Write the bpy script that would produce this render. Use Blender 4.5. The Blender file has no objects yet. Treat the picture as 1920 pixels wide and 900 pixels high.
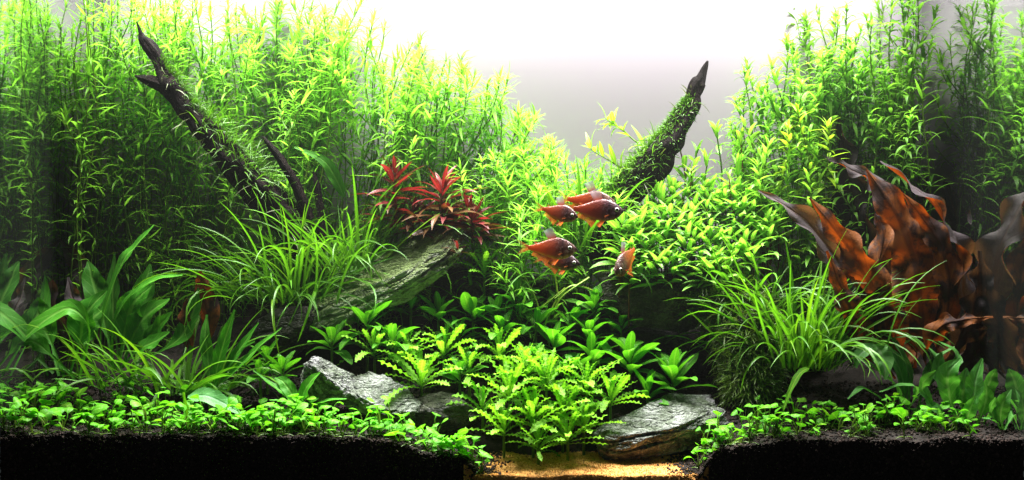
import bpy, math, random
import numpy as np
from mathutils import Vector, Matrix, noise

# ------------------------------------------------------------------ camera, light, exposure
SC = bpy.context.scene
COL = SC.collection
K = 0.000375            # metres per photo pixel at the front of the tank
D = 0.90                # camera distance to the front of the tank
ZC = 0.169              # camera height above the tank floor
BACK = 0.225            # inner depth of the tank
SURF = 0.375            # water level
R_ = math.radians
WATER_DENSITY = 0.037

cam_d = bpy.data.cameras.new("camera")
cam_d.sensor_width = 36.0
cam_d.lens = 36.0 * D / (1920 * K)
cam_d.clip_start = 0.02
cam_d.clip_end = 20.0
cam = bpy.data.objects.new("camera", cam_d)
cam.location = (0, -D, ZC)
cam.rotation_euler = (R_(90), 0, 0)
COL.objects.link(cam)
SC.camera = cam

W = bpy.data.worlds.new("World")
SC.world = W
W.use_nodes = True
W.node_tree.nodes["Background"].inputs[0].default_value = (0.8, 0.9, 1.0, 1)
W.node_tree.nodes["Background"].inputs[1].default_value = 0.035


def area(name, loc, sx, sy, power, color, target=None, spread=180):
    l = bpy.data.lights.new(name, 'AREA')
    l.shape = 'RECTANGLE'; l.size = sx; l.size_y = sy
    l.energy = power; l.color = color; l.spread = math.radians(spread)
    o = bpy.data.objects.new(name, l)
    o.location = loc
    COL.objects.link(o)
    if target is not None:
        o.rotation_euler = (Vector(target) - Vector(loc)).to_track_quat('-Z', 'Y').to_euler()
    return o


# the tank's hood lamp (last) above the water, preceded by two added lights
area("hood_or_fill_light", (0.0, 0.150, SURF + 0.045), 0.69, 0.030, 1.05, (1.0, 0.94, 0.985), target=(0.0, 0.225, 0.345), spread=70)  # added light: narrow beam that shapes the backdrop's fade from white to grey
area("hood_or_fill_light", (-0.02, 0.165, SURF + 0.060), 0.66, 0.050, 3.0, (1.0, 0.97, 0.96), target=(-0.02, 0.140, 0.2), spread=78)  # added light to brighten the tops of the thicket
area("hood_or_fill_light", (0.01, 0.085, SURF + 0.110), 0.66, 0.090, 10.5, (1.0, 0.97, 0.96), target=(0.01, 0.02, SURF - 0.09), spread=100)

SC.view_settings.view_transform = 'Standard'
SC.view_settings.look = 'None'
SC.view_settings.exposure = 0.0
SC.view_settings.gamma = 1.0
SC.view_settings.use_curve_mapping = False
SC.cycles.use_denoising = True
SC.cycles.max_bounces = 5
SC.cycles.diffuse_bounces = 2
SC.cycles.glossy_bounces = 3
SC.cycles.transmission_bounces = 4
SC.cycles.transparent_max_bounces = 12
SC.cycles.volume_bounces = 0
SC.cycles.use_adaptive_sampling = True
SC.cycles.adaptive_threshold = 0.03
SC.cycles.adaptive_min_samples = 16
SC.cycles.caustics_reflective = False
SC.cycles.caustics_refractive = False
SC.cycles.sample_clamp_indirect = 4.0

rng = np.random.default_rng(7)
random.seed(7)


def P(px, py, Y):
    s = (D + Y) / D
    return Vector(((px - 960) * K * s, Y, ZC + (450 - py) * K * s))


def PX(px, Y):
    return (px - 960) * K * (D + Y) / D


# ------------------------------------------------------------------ terrain
TX = np.array([-.42, -.2, -.1, -.034, -.014, .12, .15, .2, .42])
TY = np.array([0, .03, .07, .12, .17, .24])
TH = np.array([
    [.031, .031, .029, .015, -.006, -.006, .022, .028, .029],
    [.034, .034, .032, .019, .003, .003, .027, .032, .032],
    [.042, .045, .046, .046, .048, .044, .045, .045, .042],
    [.062, .078, .085, .085, .090, .085, .078, .070, .060],
    [.085, .110, .115, .110, .110, .110, .105, .100, .085],
    [.100, .130, .135, .125, .120, .125, .125, .120, .100]])


def ground(x, y):
    x = min(max(x, TX[0]), TX[-1] - 1e-6); y = min(max(y, 0), TY[-1] - 1e-6)
    i = int(np.searchsorted(TX, x, 'right')) - 1
    j = int(np.searchsorted(TY, y, 'right')) - 1
    a = (x - TX[i]) / (TX[i + 1] - TX[i]); b = (y - TY[j]) / (TY[j + 1] - TY[j])
    a = a * a * (3 - 2 * a)
    h = (TH[j, i] * (1 - a) + TH[j, i + 1] * a) * (1 - b) + (TH[j + 1, i] * (1 - a) + TH[j + 1, i + 1] * a) * b
    return h + 0.0025 * noise.noise((x * 40, y * 40, 3.1)) * (1.3 if x < -.03 or x > .135 else .6)


def sand_z(x, y):
    return 0.0036 + 0.235 * y + 0.0012 * noise.noise((x * 30, y * 30, 9)) + 0.0009 * noise.noise((x * 90, y * 90, 2))


# ------------------------------------------------------------------ materials
def new_mat(name):
    m = bpy.data.materials.new(name)
    m.use_nodes = True
    nt = m.node_tree
    nt.nodes.clear()
    out = nt.nodes.new("ShaderNodeOutputMaterial")
    return m, nt, out


class NT:
    """small node-tree helper"""
    def __init__(s, nt): s.nt = nt
    def n(s, t, **kw):
        x = s.nt.nodes.new(t)
        for k, v in kw.items(): setattr(x, k, v)
        return x
    def l(s, a, b): s.nt.links.new(a, b)
    def put(s, sock, v):
        if isinstance(v, (int, float)): sock.default_value = v
        elif isinstance(v, tuple): sock.default_value = v if len(v) == 4 or sock.type == 'VECTOR' else (*v, 1)
        else: s.l(v, sock)
    def math(s, op, a, b=0.5, c=None, clamp=False):
        x = s.n("ShaderNodeMath", operation=op); x.use_clamp = clamp
        s.put(x.inputs[0], a); s.put(x.inputs[1], b)
        if c is not None: s.put(x.inputs[2], c)
        return x.outputs[0]
    def mix(s, f, a, b, blend='MIX'):
        x = s.n("ShaderNodeMix", data_type='RGBA', blend_type=blend)
        s.put(x.inputs[0], f); s.put(x.inputs[6], a); s.put(x.inputs[7], b)
        return x.outputs[2]
    def noise(s, vec, scale, detail=3, rough=.55):
        x = s.n("ShaderNodeTexNoise"); x.inputs["Scale"].default_value = scale
        x.inputs["Detail"].default_value = detail; x.inputs["Roughness"].default_value = rough
        if vec is not None: s.l(vec, x.inputs["Vector"])
        return x.outputs[0]
    def ramp(s, f, stops):
        x = s.n("ShaderNodeValToRGB"); e = x.color_ramp.elements
        while len(e) < len(stops): e.new(.5)
        for el, (p, c) in zip(e, stops): el.position = p; el.color = (*c, 1)
        s.put(x.inputs[0], f)
        return x.outputs[0]
    def rng(s, v, a, b, c=0., d=1.):
        x = s.n("ShaderNodeMapRange"); x.interpolation_type = 'SMOOTHSTEP'
        s.put(x.inputs[0], v)
        for i, q in enumerate((a, b, c, d)): x.inputs[i + 1].default_value = q
        return x.outputs[0]
    def bump(s, h, strength, dist):
        x = s.n("ShaderNodeBump"); x.inputs["Strength"].default_value = strength
        x.inputs["Distance"].default_value = dist; s.l(h, x.inputs["Height"])
        return x.outputs[0]


def leaf_mat(name, ca, cb, vein=None, under=None, rough=.38, trans=.42, veins=0., mottle=.25, nscale=130, spec=.35, tcol=None):
    m, nt, out = new_mat(name); q = NT(nt)
    uv = q.n("ShaderNodeUVMap"); sep = q.n("ShaderNodeSeparateXYZ"); q.l(uv.outputs[0], sep.inputs[0])
    u, v = sep.outputs[0], sep.outputs[1]
    oi = q.n("ShaderNodeObjectInfo")
    at = q.n("ShaderNodeAttribute", attribute_name="tint")
    geo = q.n("ShaderNodeNewGeometry")
    tc = q.n("ShaderNodeTexCoord")
    nz = q.noise(geo.outputs["Position"], nscale, 3)
    f = q.math('ADD', q.math('MULTIPLY', oi.outputs["Random"], .55), q.math('MULTIPLY', nz, .55))
    base = q.mix(f, ca, cb)
    fine = q.noise(geo.outputs["Position"], nscale * 9, 2)
    base = q.mix(q.math('MULTIPLY', q.rng(fine, .42, .7), mottle), base, q.mix(1., base, (.45, .5, .4), 'MULTIPLY'))
    dv = q.math('ABSOLUTE', q.math('SUBTRACT', v, .5))
    if vein:
        mid = q.rng(dv, .035, .09, 1, 0)
        if veins > 0:
            sv = q.math('SINE', q.math('MULTIPLY', q.math('SUBTRACT', u, q.math('MULTIPLY', dv, .35)), veins))
            mid = q.math('MAXIMUM', mid, q.math('MULTIPLY', q.rng(sv, .8, 1.), .45))
        base = q.mix(q.math('MULTIPLY', mid, .6), base, vein)
    base = q.mix(1., base, at.outputs["Color"], 'MULTIPLY')
    base = q.mix(1., base, oi.outputs["Color"], 'MULTIPLY')
    if under:
        blot = q.noise(geo.outputs["Position"], 48, 5, .65)
        ub = q.mix(q.rng(blot, .46, .60), under, (.045, .026, .024))
        ub = q.mix(q.math('MULTIPLY', mid, .6), ub, (.05, .018, .008))
        base = q.mix(geo.outputs["Backfacing"], base, ub)
    pr = q.n("ShaderNodeBsdfPrincipled")
    q.l(base, pr.inputs["Base Color"]); pr.inputs["Roughness"].default_value = rough
    pr.inputs["Specular IOR Level"].default_value = spec
    hh = q.math('ADD', q.math('MULTIPLY', fine, .5), q.rng(dv, 0, .12))
    if vein and veins > 0: hh = q.math('SUBTRACT', hh, q.math('MULTIPLY', mid, .8))
    if under: hh = q.math('ADD', hh, q.math('MULTIPLY', nz, 1.1))
    bmp = q.bump(hh, .6 if under else .35, .0009 if under else .0006)
    q.l(bmp, pr.inputs["Normal"])
    tr = q.n("ShaderNodeBsdfTranslucent")
    tcx = q.mix(1., base, tcol or (1.14, 1.16, .5), 'MULTIPLY')
    q.l(tcx, tr.inputs["Color"])
    mx = q.n("ShaderNodeMixShader"); mx.inputs[0].default_value = trans
    q.l(pr.outputs[0], mx.inputs[1]); q.l(tr.outputs[0], mx.inputs[2]); q.l(mx.outputs[0], out.inputs[0])
    return m


M = {}
M['thicket'] = leaf_mat("thicket_leaf", (.17, .44, .036), (.31, .62, .08), trans=.58, spec=.2, tcol=(1.12, 1.16, .65))
M['hygro'] = leaf_mat("hygro_leaf", (.135, .36, .032), (.27, .54, .07), trans=.56, spec=.2, tcol=(1.12, 1.16, .65))
M['lime'] = leaf_mat("lime_leaf", (.20, .42, .02), (.36, .58, .05), vein=(.5, .65, .18), trans=.4)
M['yellowgreen'] = leaf_mat("yellow_green_leaf", (.14, .40, .04), (.26, .55, .09), vein=(.5, .55, .16), trans=.38)
M['stauro'] = leaf_mat("broad_green_leaf", (.055, .27, .010), (.13, .45, .02), vein=(.24, .54, .07), veins=60, trans=.38, spec=.25, rough=.45)
M['downoi'] = leaf_mat("ruffled_leaf", (.15, .41, .018), (.26, .57, .04), vein=(.30, .62, .09), trans=.42, spec=.15, rough=.5)
M['grass'] = leaf_mat("grass_blade", (.038, .165, .008), (.11, .29, .015), vein=(.17, .36, .04), trans=.38, spec=.3, rough=.4)
M['crypt'] = leaf_mat("broad_leaf", (.030, .19, .009), (.085, .34, .018), vein=(.22, .5, .08), veins=55, trans=.42, spec=.2, rough=.5)
M['cool'] = leaf_mat("cool_green_leaf", (.055, .26, .035), (.13, .40, .07), vein=(.24, .5, .17), veins=50, trans=.36, spec=.25, rough=.48)
M['carpet'] = leaf_mat("carpet_leaf", (.075, .36, .012), (.17, .55, .025), vein=(.28, .64, .08), trans=.40, rough=.45, spec=.18)
M['red'] = leaf_mat("red_leaf", (.12, .013, .013), (.25, .028, .030), vein=(.32, .08, .07), trans=.35, tcol=(1.2, .6, .5))
M['bronze'] = leaf_mat("bronze_leaf", (.09, .032, .014), (.21, .10, .028), vein=(.3, .15, .05), trans=.3, tcol=(1.2, .7, .4))
M['brown'] = leaf_mat("brown_wavy_leaf", (.040, .031, .034), (.13, .105, .115), vein=(.10, .06, .05), under=(.21, .066, .012), veins=45, trans=.46, mottle=.5, spec=.15, rough=.58, tcol=(1.3, .68, .18))
M['stem'] = leaf_mat("green_stem", (.07, .14, .015), (.13, .22, .02), trans=.1)
M['redstem'] = leaf_mat("red_stem", (.09, .03, .015), (.16, .06, .03), trans=.1)
M['moss'] = leaf_mat("moss_strand", (.045, .15, .010), (.11, .26, .018), trans=.3)
M['drabmoss'] = leaf_mat("drab_moss_strand", (.075, .15, .025), (.17, .27, .055), trans=.35)
M['root'] = leaf_mat("pale_root", (.14, .15, .08), (.24, .26, .15), trans=.2)


def soil_mat():
    m, nt, out = new_mat("dark_soil"); q = NT(nt)
    g = q.n("ShaderNodeNewGeometry")
    at = q.n("ShaderNodeAttribute", attribute_name="tint")
    nz = q.noise(g.outputs["Position"], 300, 4)
    c = q.ramp(nz, [(.3, (.010, .0075, .0065)), (.6, (.026, .018, .015)), (.85, (.05, .033, .026))])
    c = q.mix(1., c, at.outputs["Color"], 'MULTIPLY')
    p = q.n("ShaderNodeBsdfPrincipled"); q.l(c, p.inputs["Base Color"]); p.inputs["Roughness"].default_value = .75
    p.inputs["Specular IOR Level"].default_value = .2
    q.l(q.bump(q.noise(g.outputs["Position"], 900, 3), .7, .001), p.inputs["Normal"]); q.l(p.outputs[0], out.inputs[0])
    return m


def sand_mat():
    m, nt, out = new_mat("orange_sand"); q = NT(nt)
    g = q.n("ShaderNodeNewGeometry")
    at = q.n("ShaderNodeAttribute", attribute_name="tint")
    nz = q.noise(g.outputs["Position"], 1400, 2)
    big = q.noise(g.outputs["Position"], 90, 3)
    c = q.ramp(nz, [(.28, (.30, .115, .016)), (.5, (.68, .31, .05)), (.72, (.85, .52, .13))])
    c = q.mix(q.math('MULTIPLY', q.rng(big, .45, .7), .4), c, (.34, .15, .03))
    c = q.mix(1., c, at.outputs["Color"], 'MULTIPLY')
    p = q.n("ShaderNodeBsdfPrincipled"); q.l(c, p.inputs["Base Color"]); p.inputs["Roughness"].default_value = .7
    q.l(q.bump(nz, .8, .0008), p.inputs["Normal"]); q.l(p.outputs[0], out.inputs[0])
    return m


def rock_mat(name, dark, mid, light, moss_amt, moss_col=(.10, .20, .02)):
    m, nt, out = new_mat(name); q = NT(nt)
    g = q.n("ShaderNodeNewGeometry"); tc = q.n("ShaderNodeTexCoord")
    pos = g.outputs["Position"]
    n1 = q.noise(pos, 55, 6, .65); n2 = q.noise(pos, 420, 4, .7); n3 = q.noise(pos, 26, 4)
    c = q.ramp(q.math('ADD', q.math('MULTIPLY', n1, .6), q.math('MULTIPLY', n2, .4)),
               [(.36, dark), (.48, mid), (.60, light)])
    speck = q.rng(q.noise(pos, 1200, 2), .60, .72)
    c = q.mix(q.math('MULTIPLY', speck, .5), c, light)
    up = q.n("ShaderNodeSeparateXYZ"); q.l(g.outputs["Normal"], up.inputs[0])
    mm = q.math('MULTIPLY', q.rng(q.math('ADD', n3, q.math('MULTIPLY', n2, .35)), .58 - .28 * moss_amt, .78 - .22 * moss_amt), q.rng(up.outputs[2], -.1, .35))
    mm = q.math('MULTIPLY', mm, min(1, moss_amt * 1.3))
    mc = q.mix(q.rng(n2, .3, .7), tuple(x * .45 for x in moss_col), moss_col)
    c = q.mix(mm, c, mc)
    p = q.n("ShaderNodeBsdfPrincipled"); q.l(c, p.inputs["Base Color"])
    p.inputs["Roughness"].default_value = .5; p.inputs["Specular IOR Level"].default_value = .5
    vo = q.n("ShaderNodeTexVoronoi", feature='DISTANCE_TO_EDGE'); vo.inputs["Scale"].default_value = 70
    mpv = q.n("ShaderNodeMapping"); mpv.inputs["Rotation"].default_value = (.3, -.3, 0); mpv.inputs["Scale"].default_value = (.45, .7, 2.2)
    wob = q.n("ShaderNodeVectorMath", operation='MULTIPLY_ADD'); wn = q.n("ShaderNodeTexNoise"); wn.inputs["Scale"].default_value = 60; wn.inputs["Detail"].default_value = 5
    q.l(pos, wn.inputs["Vector"]); q.l(wn.outputs["Color"], wob.inputs[0]); wob.inputs[1].default_value = (.016, .016, .016); q.l(pos, wob.inputs[2])
    q.l(wob.outputs[0], mpv.inputs[0]); q.l(mpv.outputs[0], vo.inputs["Vector"])
    crack = q.rng(vo.outputs[0], .0, .10)
    hb = q.math('ADD', q.math('ADD', q.math('MULTIPLY', n1, 1.6), q.math('MULTIPLY', n2, .8)), q.math('MULTIPLY', crack, .35))
    q.l(q.bump(hb, 1., .0075), p.inputs["Normal"]); q.l(p.outputs[0], out.inputs[0])
    return m


def wood_mat():
    m, nt, out = new_mat("dark_driftwood"); q = NT(nt)
    uv = q.n("ShaderNodeUVMap"); mp = q.n("ShaderNodeMapping"); mp.inputs["Scale"].default_value = (5, 16, 1)
    q.l(uv.outputs[0], mp.inputs[0])
    g = q.n("ShaderNodeNewGeometry")
    n1 = q.noise(mp.outputs[0], 1., 6, .65); n2 = q.noise(g.outputs["Position"], 260, 4)
    c = q.ramp(n1, [(.36, (.003, .002, .0018)), (.55, (.010, .0062, .0055)), (.75, (.042, .024, .020))])
    p = q.n("ShaderNodeBsdfPrincipled"); q.l(c, p.inputs["Base Color"]); p.inputs["Roughness"].default_value = .75
    p.inputs["Specular IOR Level"].default_value = .08
    q.l(q.bump(q.math('ADD', n1, q.math('MULTIPLY', n2, .4)), 1., .004), p.inputs["Normal"]); q.l(p.outputs[0], out.inputs[0])
    return m


def plain(name, col, rough=.5, spec=.4, nscale=None, amt=.1):
    m, nt, out = new_mat(name); q = NT(nt)
    p = q.n("ShaderNodeBsdfPrincipled"); p.inputs["Roughness"].default_value = rough
    p.inputs["Specular IOR Level"].default_value = spec
    if nscale:
        g = q.n("ShaderNodeNewGeometry")
        q.l(q.mix(q.math('MULTIPLY', q.noise(g.outputs["Position"], nscale, 4), amt * 2), col, tuple(c * .6 for c in col)), p.inputs["Base Color"])
    else:
        p.inputs["Base Color"].default_value = (*col, 1)
    q.l(p.outputs[0], out.inputs[0])
    return m


M['soil'] = soil_mat()
M['sand'] = sand_mat()
M['slab'] = rock_mat("mossy_slab_rock", (.08, .09, .055), (.36, .38, .27), (.72, .74, .62), .7, (.25, .38, .08))
M['grey'] = rock_mat("grey_schist", (.035, .032, .033), (.155, .148, .162), (.60, .58, .63), .35)
M['darkrock'] = rock_mat("dark_rock", (.012, .010, .008), (.045, .038, .030), (.13, .115, .095), .35, (.05, .08, .015))
M['wood'] = wood_mat()


def backdrop_mat():
    m, nt, out = new_mat("white_backdrop"); q = NT(nt)
    g = q.n("ShaderNodeNewGeometry"); mp = q.n("ShaderNodeMapping"); mp.inputs["Scale"].default_value = (6, 1, 160)
    q.l(g.outputs["Position"], mp.inputs[0])
    streak = q.noise(mp.outputs[0], 1., 3)
    c = q.mix(q.math('MULTIPLY', q.rng(streak, .5, .75), .10), (.33, .30, .325), (.28, .255, .272))
    p = q.n("ShaderNodeBsdfPrincipled"); q.l(c, p.inputs["Base Color"]); p.inputs["Roughness"].default_value = .8
    p.inputs["Specular IOR Level"].default_value = .1
    q.l(p.outputs[0], out.inputs[0])
    return m


def mirror_mat(name, refl, base, tint, rough):
    """glass seen from inside the water: total reflection of the planting over a dark diffuse base for the haze"""
    m, nt, out = new_mat(name); q = NT(nt)
    gl = q.n("ShaderNodeBsdfGlossy"); gl.inputs["Color"].default_value = (*tint, 1); gl.inputs["Roughness"].default_value = rough
    df = q.n("ShaderNodeBsdfDiffuse"); df.inputs["Color"].default_value = (*base, 1)  # diffuse colour paints in the hazy veil on the side glass
    mx = q.n("ShaderNodeMixShader"); mx.inputs[0].default_value = refl
    q.l(df.outputs[0], mx.inputs[1]); q.l(gl.outputs[0], mx.inputs[2]); q.l(mx.outputs[0], out.inputs[0])
    return m


def surface_mat():
    m, nt, out = new_mat("water_surface"); q = NT(nt)
    tr = q.n("ShaderNodeBsdfTransparent"); tr.inputs["Color"].default_value = (.98, .99, .98, 1)
    gl = q.n("ShaderNodeBsdfGlossy"); gl.inputs["Roughness"].default_value = .03
    g = q.n("ShaderNodeNewGeometry")
    q.l(q.bump(q.noise(g.outputs["Position"], 28, 2), .25, .003), gl.inputs["Normal"])
    mx = q.n("ShaderNodeMixShader"); mx.inputs[0].default_value = .3
    q.l(tr.outputs[0], mx.inputs[1]); q.l(gl.outputs[0], mx.inputs[2]); q.l(mx.outputs[0], out.inputs[0])
    return m


M['backdrop'] = backdrop_mat()
M['side'] = mirror_mat("side_glass", .86, (.05, .055, .05), (.84, .90, .82), .03)
M['surface'] = surface_mat()


# ------------------------------------------------------------------ mesh helpers
def grid_faces(nu, nv):
    """quads of a (nu+1) x (nv+1) vertex grid, row-major"""
    i, j = np.meshgrid(np.arange(nu), np.arange(nv), indexing='ij')
    a = (i * (nv + 1) + j).ravel()
    return np.stack([a, a + nv + 1, a + nv + 2, a + 1], 1)


class MB:
    def __init__(s):
        s.v, s.f, s.uv, s.t, s.n = [], [], [], [], 0
    def add(s, v, f, uv=None, tint=(1, 1, 1)):
        v = np.asarray(v, float).reshape(-1, 3)
        s.v.append(v); s.f.append(np.asarray(f) + s.n)
        s.uv.append(np.zeros((len(v), 2)) if uv is None else np.asarray(uv, float))
        t = np.asarray(tint, float)
        s.t.append(np.broadcast_to(t, (len(v), 3)))
        s.n += len(v)
        return s
    def inst(s, tpl, pos, rot, scale, tint=None):
        """copies of a template (v, f, uv) joined in"""
        v, f, uv = tpl
        n, mm = len(pos), len(v)
        if n == 0: return s
        sc = np.asarray(scale, float)
        if sc.ndim == 1: sc = sc[:, None]
        vv = v[None] * sc[:, None, :]
        vv = np.einsum('nij,nmj->nmi', rot, vv) + np.asarray(pos)[:, None, :]
        ff = (np.asarray(f)[None] + (np.arange(n) * mm)[:, None, None]).reshape(-1, f.shape[1])
        tt = np.ones((n, 3)) if tint is None else np.asarray(tint)
        return s.add(vv.reshape(-1, 3), ff, np.tile(uv, (n, 1)), np.repeat(tt, mm, 0))
    def mesh(s, name, mat, smooth=True):
        me = bpy.data.meshes.new(name)
        v = np.concatenate(s.v); uv = np.concatenate(s.uv); t = np.concatenate(s.t)
        me.vertices.add(len(v)); me.vertices.foreach_set("co", v.astype(np.float32).ravel())
        loops = np.concatenate([f.ravel() for f in s.f])
        tot = np.concatenate([np.full(len(f), f.shape[1]) for f in s.f])
        st = np.concatenate([[0], np.cumsum(tot)[:-1]])
        me.loops.add(len(loops)); me.loops.foreach_set("vertex_index", loops.astype(np.int32))
        me.polygons.add(len(tot)); me.polygons.foreach_set("loop_start", st.astype(np.int32))
        me.polygons.foreach_set("loop_total", tot.astype(np.int32))
        me.polygons.foreach_set("use_smooth", np.full(len(tot), bool(smooth)))
        u = me.uv_layers.new(name="UVMap"); u.data.foreach_set("uv", uv[loops].astype(np.float32).ravel())
        a = me.attributes.new("tint", 'FLOAT_COLOR', 'POINT')
        a.data.foreach_set("color", np.concatenate([t, np.ones((len(t), 1))], 1).astype(np.float32).ravel())
        me.materials.append(mat)
        me.update(calc_edges=True); me.validate()
        return me


def obj(name, me, parent=None, mtx=None, color=None, label=None, cat=None, group=None, kind=None):
    o = bpy.data.objects.new(name, me); COL.objects.link(o)
    if parent is not None:
        o.parent = parent
        base = Matrix.Translation(-parent.location)
        o.matrix_basis = base @ (mtx if mtx is not None else Matrix())
    elif mtx is not None:
        o.matrix_basis = mtx
    if color is not None: o.color = (*color, 1)
    if label: o["label"] = label
    if cat: o["category"] = cat
    if group: o["group"] = group
    if kind: o["kind"] = kind
    return o


def thing(name, loc, label, cat, group=None):
    o = bpy.data.objects.new(name, None); COL.objects.link(o)
    o.empty_display_size = .01
    o.location = loc; o["label"] = label; o["category"] = cat
    if group: o["group"] = group
    return o


def profile(kind, t):
    if kind == 'lance': return np.sin(np.pi * np.clip(t, 0, 1) ** .75) ** .85 * .98 + .02
    if kind == 'narrow': return np.minimum(1, (t / .3 + .25)) * np.clip((1 - t) / .55, .02, 1) ** .75
    if kind == 'strap': return np.minimum(1, .55 + t / .25) * np.clip((1 - t) / .5, .015, 1) ** .6
    if kind == 'round':
        b = np.clip((t - .40) / .60, 0, 1)
        return np.where(t < .40, .10, .10 + .92 * np.sqrt(np.clip(1 - (2 * b - 1.0) ** 2, 0, 1)))
    if kind == 'spoon': return .16 + .84 * np.sin(np.pi * np.clip((t - .12) / .88, 0, 1) ** 1.05) ** .75 * (t > .12) + (t <= .12) * .0
    if kind == 'crypt':
        b = np.clip((t - .02) / .98, 0, 1)
        return np.maximum(.03, np.sin(np.pi * b ** .72) ** .8)
    if kind == 'downoi': return np.minimum(1, .32 + t * .9) * np.clip((1 - t) / .12, .35, 1)
    return np.ones_like(t)


def leaf_tpl(kind, L, Wd, nseg=6, nac=2, bend=-.6, a0=.0, fold=.15, ruffle=0., freq=4., twist=0., seed=0, side=0.):
    """leaf along +X, upper side +Z; bend = droop in radians over its length"""
    r = np.random.default_rng(seed)
    t = np.linspace(0, 1, nseg + 1)
    th = a0 + bend * t ** 1.4
    ph = side * t
    dx = np.cos(th) * np.cos(ph); dz = np.sin(th); dy = np.cos(th) * np.sin(ph)
    def integ(a): return np.concatenate([[0], np.cumsum((a[1:] + a[:-1]) / 2)]) * L / nseg
    cx, cy, cz = integ(dx), integ(dy), integ(dz)
    w = profile(kind, t) * Wd / 2
    s = np.linspace(-1, 1, nac + 1)
    tw = twist * t
    ph1, ph2 = r.uniform(0, 6.28, 2)
    V = np.zeros((nseg + 1, nac + 1, 3)); UV = np.zeros((nseg + 1, nac + 1, 2))
    for i in range(nseg + 1):
        nrm = np.array([-np.sin(th[i]) * np.cos(ph[i]), -np.sin(th[i]) * np.sin(ph[i]), np.cos(th[i])])
        sid = np.array([-np.sin(ph[i]), np.cos(ph[i]), 0])
        sd = sid * np.cos(tw[i]) + nrm * np.sin(tw[i]); nn = nrm * np.cos(tw[i]) - sid * np.sin(tw[i])
        for j in range(nac + 1):
            rz = fold * abs(s[j]) * w[i]
            if ruffle:
                edge = abs(s[j]) ** 1.5
                rz += ruffle * w[i] * edge * np.sin(6.283 * freq * t[i] + (ph1 if s[j] < 0 else ph2)) * (1 + .4 * np.sin(3.7 * t[i] * freq + ph2))
            wj = w[i] * (1 + (.22 * ruffle * np.cos(6.283 * freq * t[i] + (ph1 if s[j] < 0 else ph2)) if ruffle else 0))
            V[i, j] = np.array([cx[i], cy[i], cz[i]]) + sd * s[j] * wj + nn * rz
            UV[i, j] = (t[i], (s[j] + 1) / 2)
    return V.reshape(-1, 3), grid_faces(nseg, nac), UV.reshape(-1, 2)


def tpl_mesh(name, tpl, mat):
    return MB().add(*tpl).mesh(name, mat)


def rot_mats(az, el, roll=None):
    az, el = np.asarray(az), np.asarray(el)
    X = np.stack([np.cos(el) * np.cos(az), np.cos(el) * np.sin(az), np.sin(el)], -1)
    Y = np.stack([-np.sin(az), np.cos(az), np.zeros_like(az)], -1)
    Z = np.cross(X, Y)
    if roll is not None:
        c, s = np.cos(roll)[..., None], np.sin(roll)[..., None]
        Y, Z = Y * c + Z * s, Z * c - Y * s
    return np.stack([X, Y, Z], -1)


def leaf_mtx(pos, az, el, roll=0., scale=1., wscale=1.):
    r = rot_mats(np.array(az), np.array(el), np.array(roll))
    m = Matrix(r.tolist()).to_4x4()
    return Matrix.Translation(pos) @ m @ Matrix.Diagonal((scale, scale * wscale, scale, 1))


def frame_of(d):
    d = d / np.linalg.norm(d)
    a = np.array([0, 0, 1.]) if abs(d[2]) < .9 else np.array([1., 0, 0])
    x = np.cross(a, d); x /= np.linalg.norm(x)
    return x, np.cross(d, x), d


def tube(mb, pts, rad, sides=6, bark=0., seed=0, tint=(1, 1, 1), cap=True, fscale=60):
    pts = np.asarray(pts, float); n = len(pts)
    tan = np.gradient(pts, axis=0); tan /= np.linalg.norm(tan, axis=1)[:, None] + 1e-12
    x, y, _ = frame_of(tan[0])
    V = []; UV = []
    L = 0
    for i in range(n):
        x = x - tan[i] * x.dot(tan[i]); x /= np.linalg.norm(x); y = np.cross(tan[i], x)
        if i: L += np.linalg.norm(pts[i] - pts[i - 1])
        for j in range(sides + 1):
            a = 6.28318 * (j % sides) / sides
            r = rad[i]
            if bark:
                ca, sa = math.cos(a), math.sin(a)
                q1 = noise.noise((ca * 2.2 + seed, sa * 2.2, L * fscale * .35))
                q2 = noise.noise((ca * 6 + seed, sa * 6 + 4, L * fscale * .5))
                q3 = noise.noise((ca * 1.2 + seed, sa * 1.2 + 9, L * fscale * 1.3))
                r *= 1 + bark * (q1 * .9 + q2 * .45 + q3 * .6)
            V.append(pts[i] + (x * math.cos(a) + y * math.sin(a)) * r); UV.append((L * 20, j / sides))
    mb.add(V, grid_faces(n - 1, sides), UV, tint)
    if cap:
        k0 = mb.n - len(V)
        for end, ring in ((0, range(sides)), (n - 1, range(sides))):
            c = len(V)
        # end caps as fans
        for i in (0, n - 1):
            ctr = pts[i]
            rr = [V[i * (sides + 1) + j] for j in range(sides)]
            vv = rr + [ctr]
            mb.add(vv, np.array([[j, (j + 1) % sides, sides] for j in range(sides)]), np.zeros((sides + 1, 2)), tint)


def smooth_path(ctrl, n):
    """Catmull-Rom through control rows"""
    c = np.asarray(ctrl, float)
    c = np.vstack([2 * c[0] - c[1], c, 2 * c[-1] - c[-2]])
    m = len(c) - 3
    out = []
    for u in np.linspace(0, m - 1e-6, n):
        i = int(u); t = u - i
        p0, p1, p2, p3 = c[i:i + 4]
        out.append(.5 * (2 * p1 + (p2 - p0) * t + (2 * p0 - 5 * p1 + 4 * p2 - p3) * t * t + (3 * p1 - p0 - 3 * p2 + p3) * t ** 3))
    return np.array(out)


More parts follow.
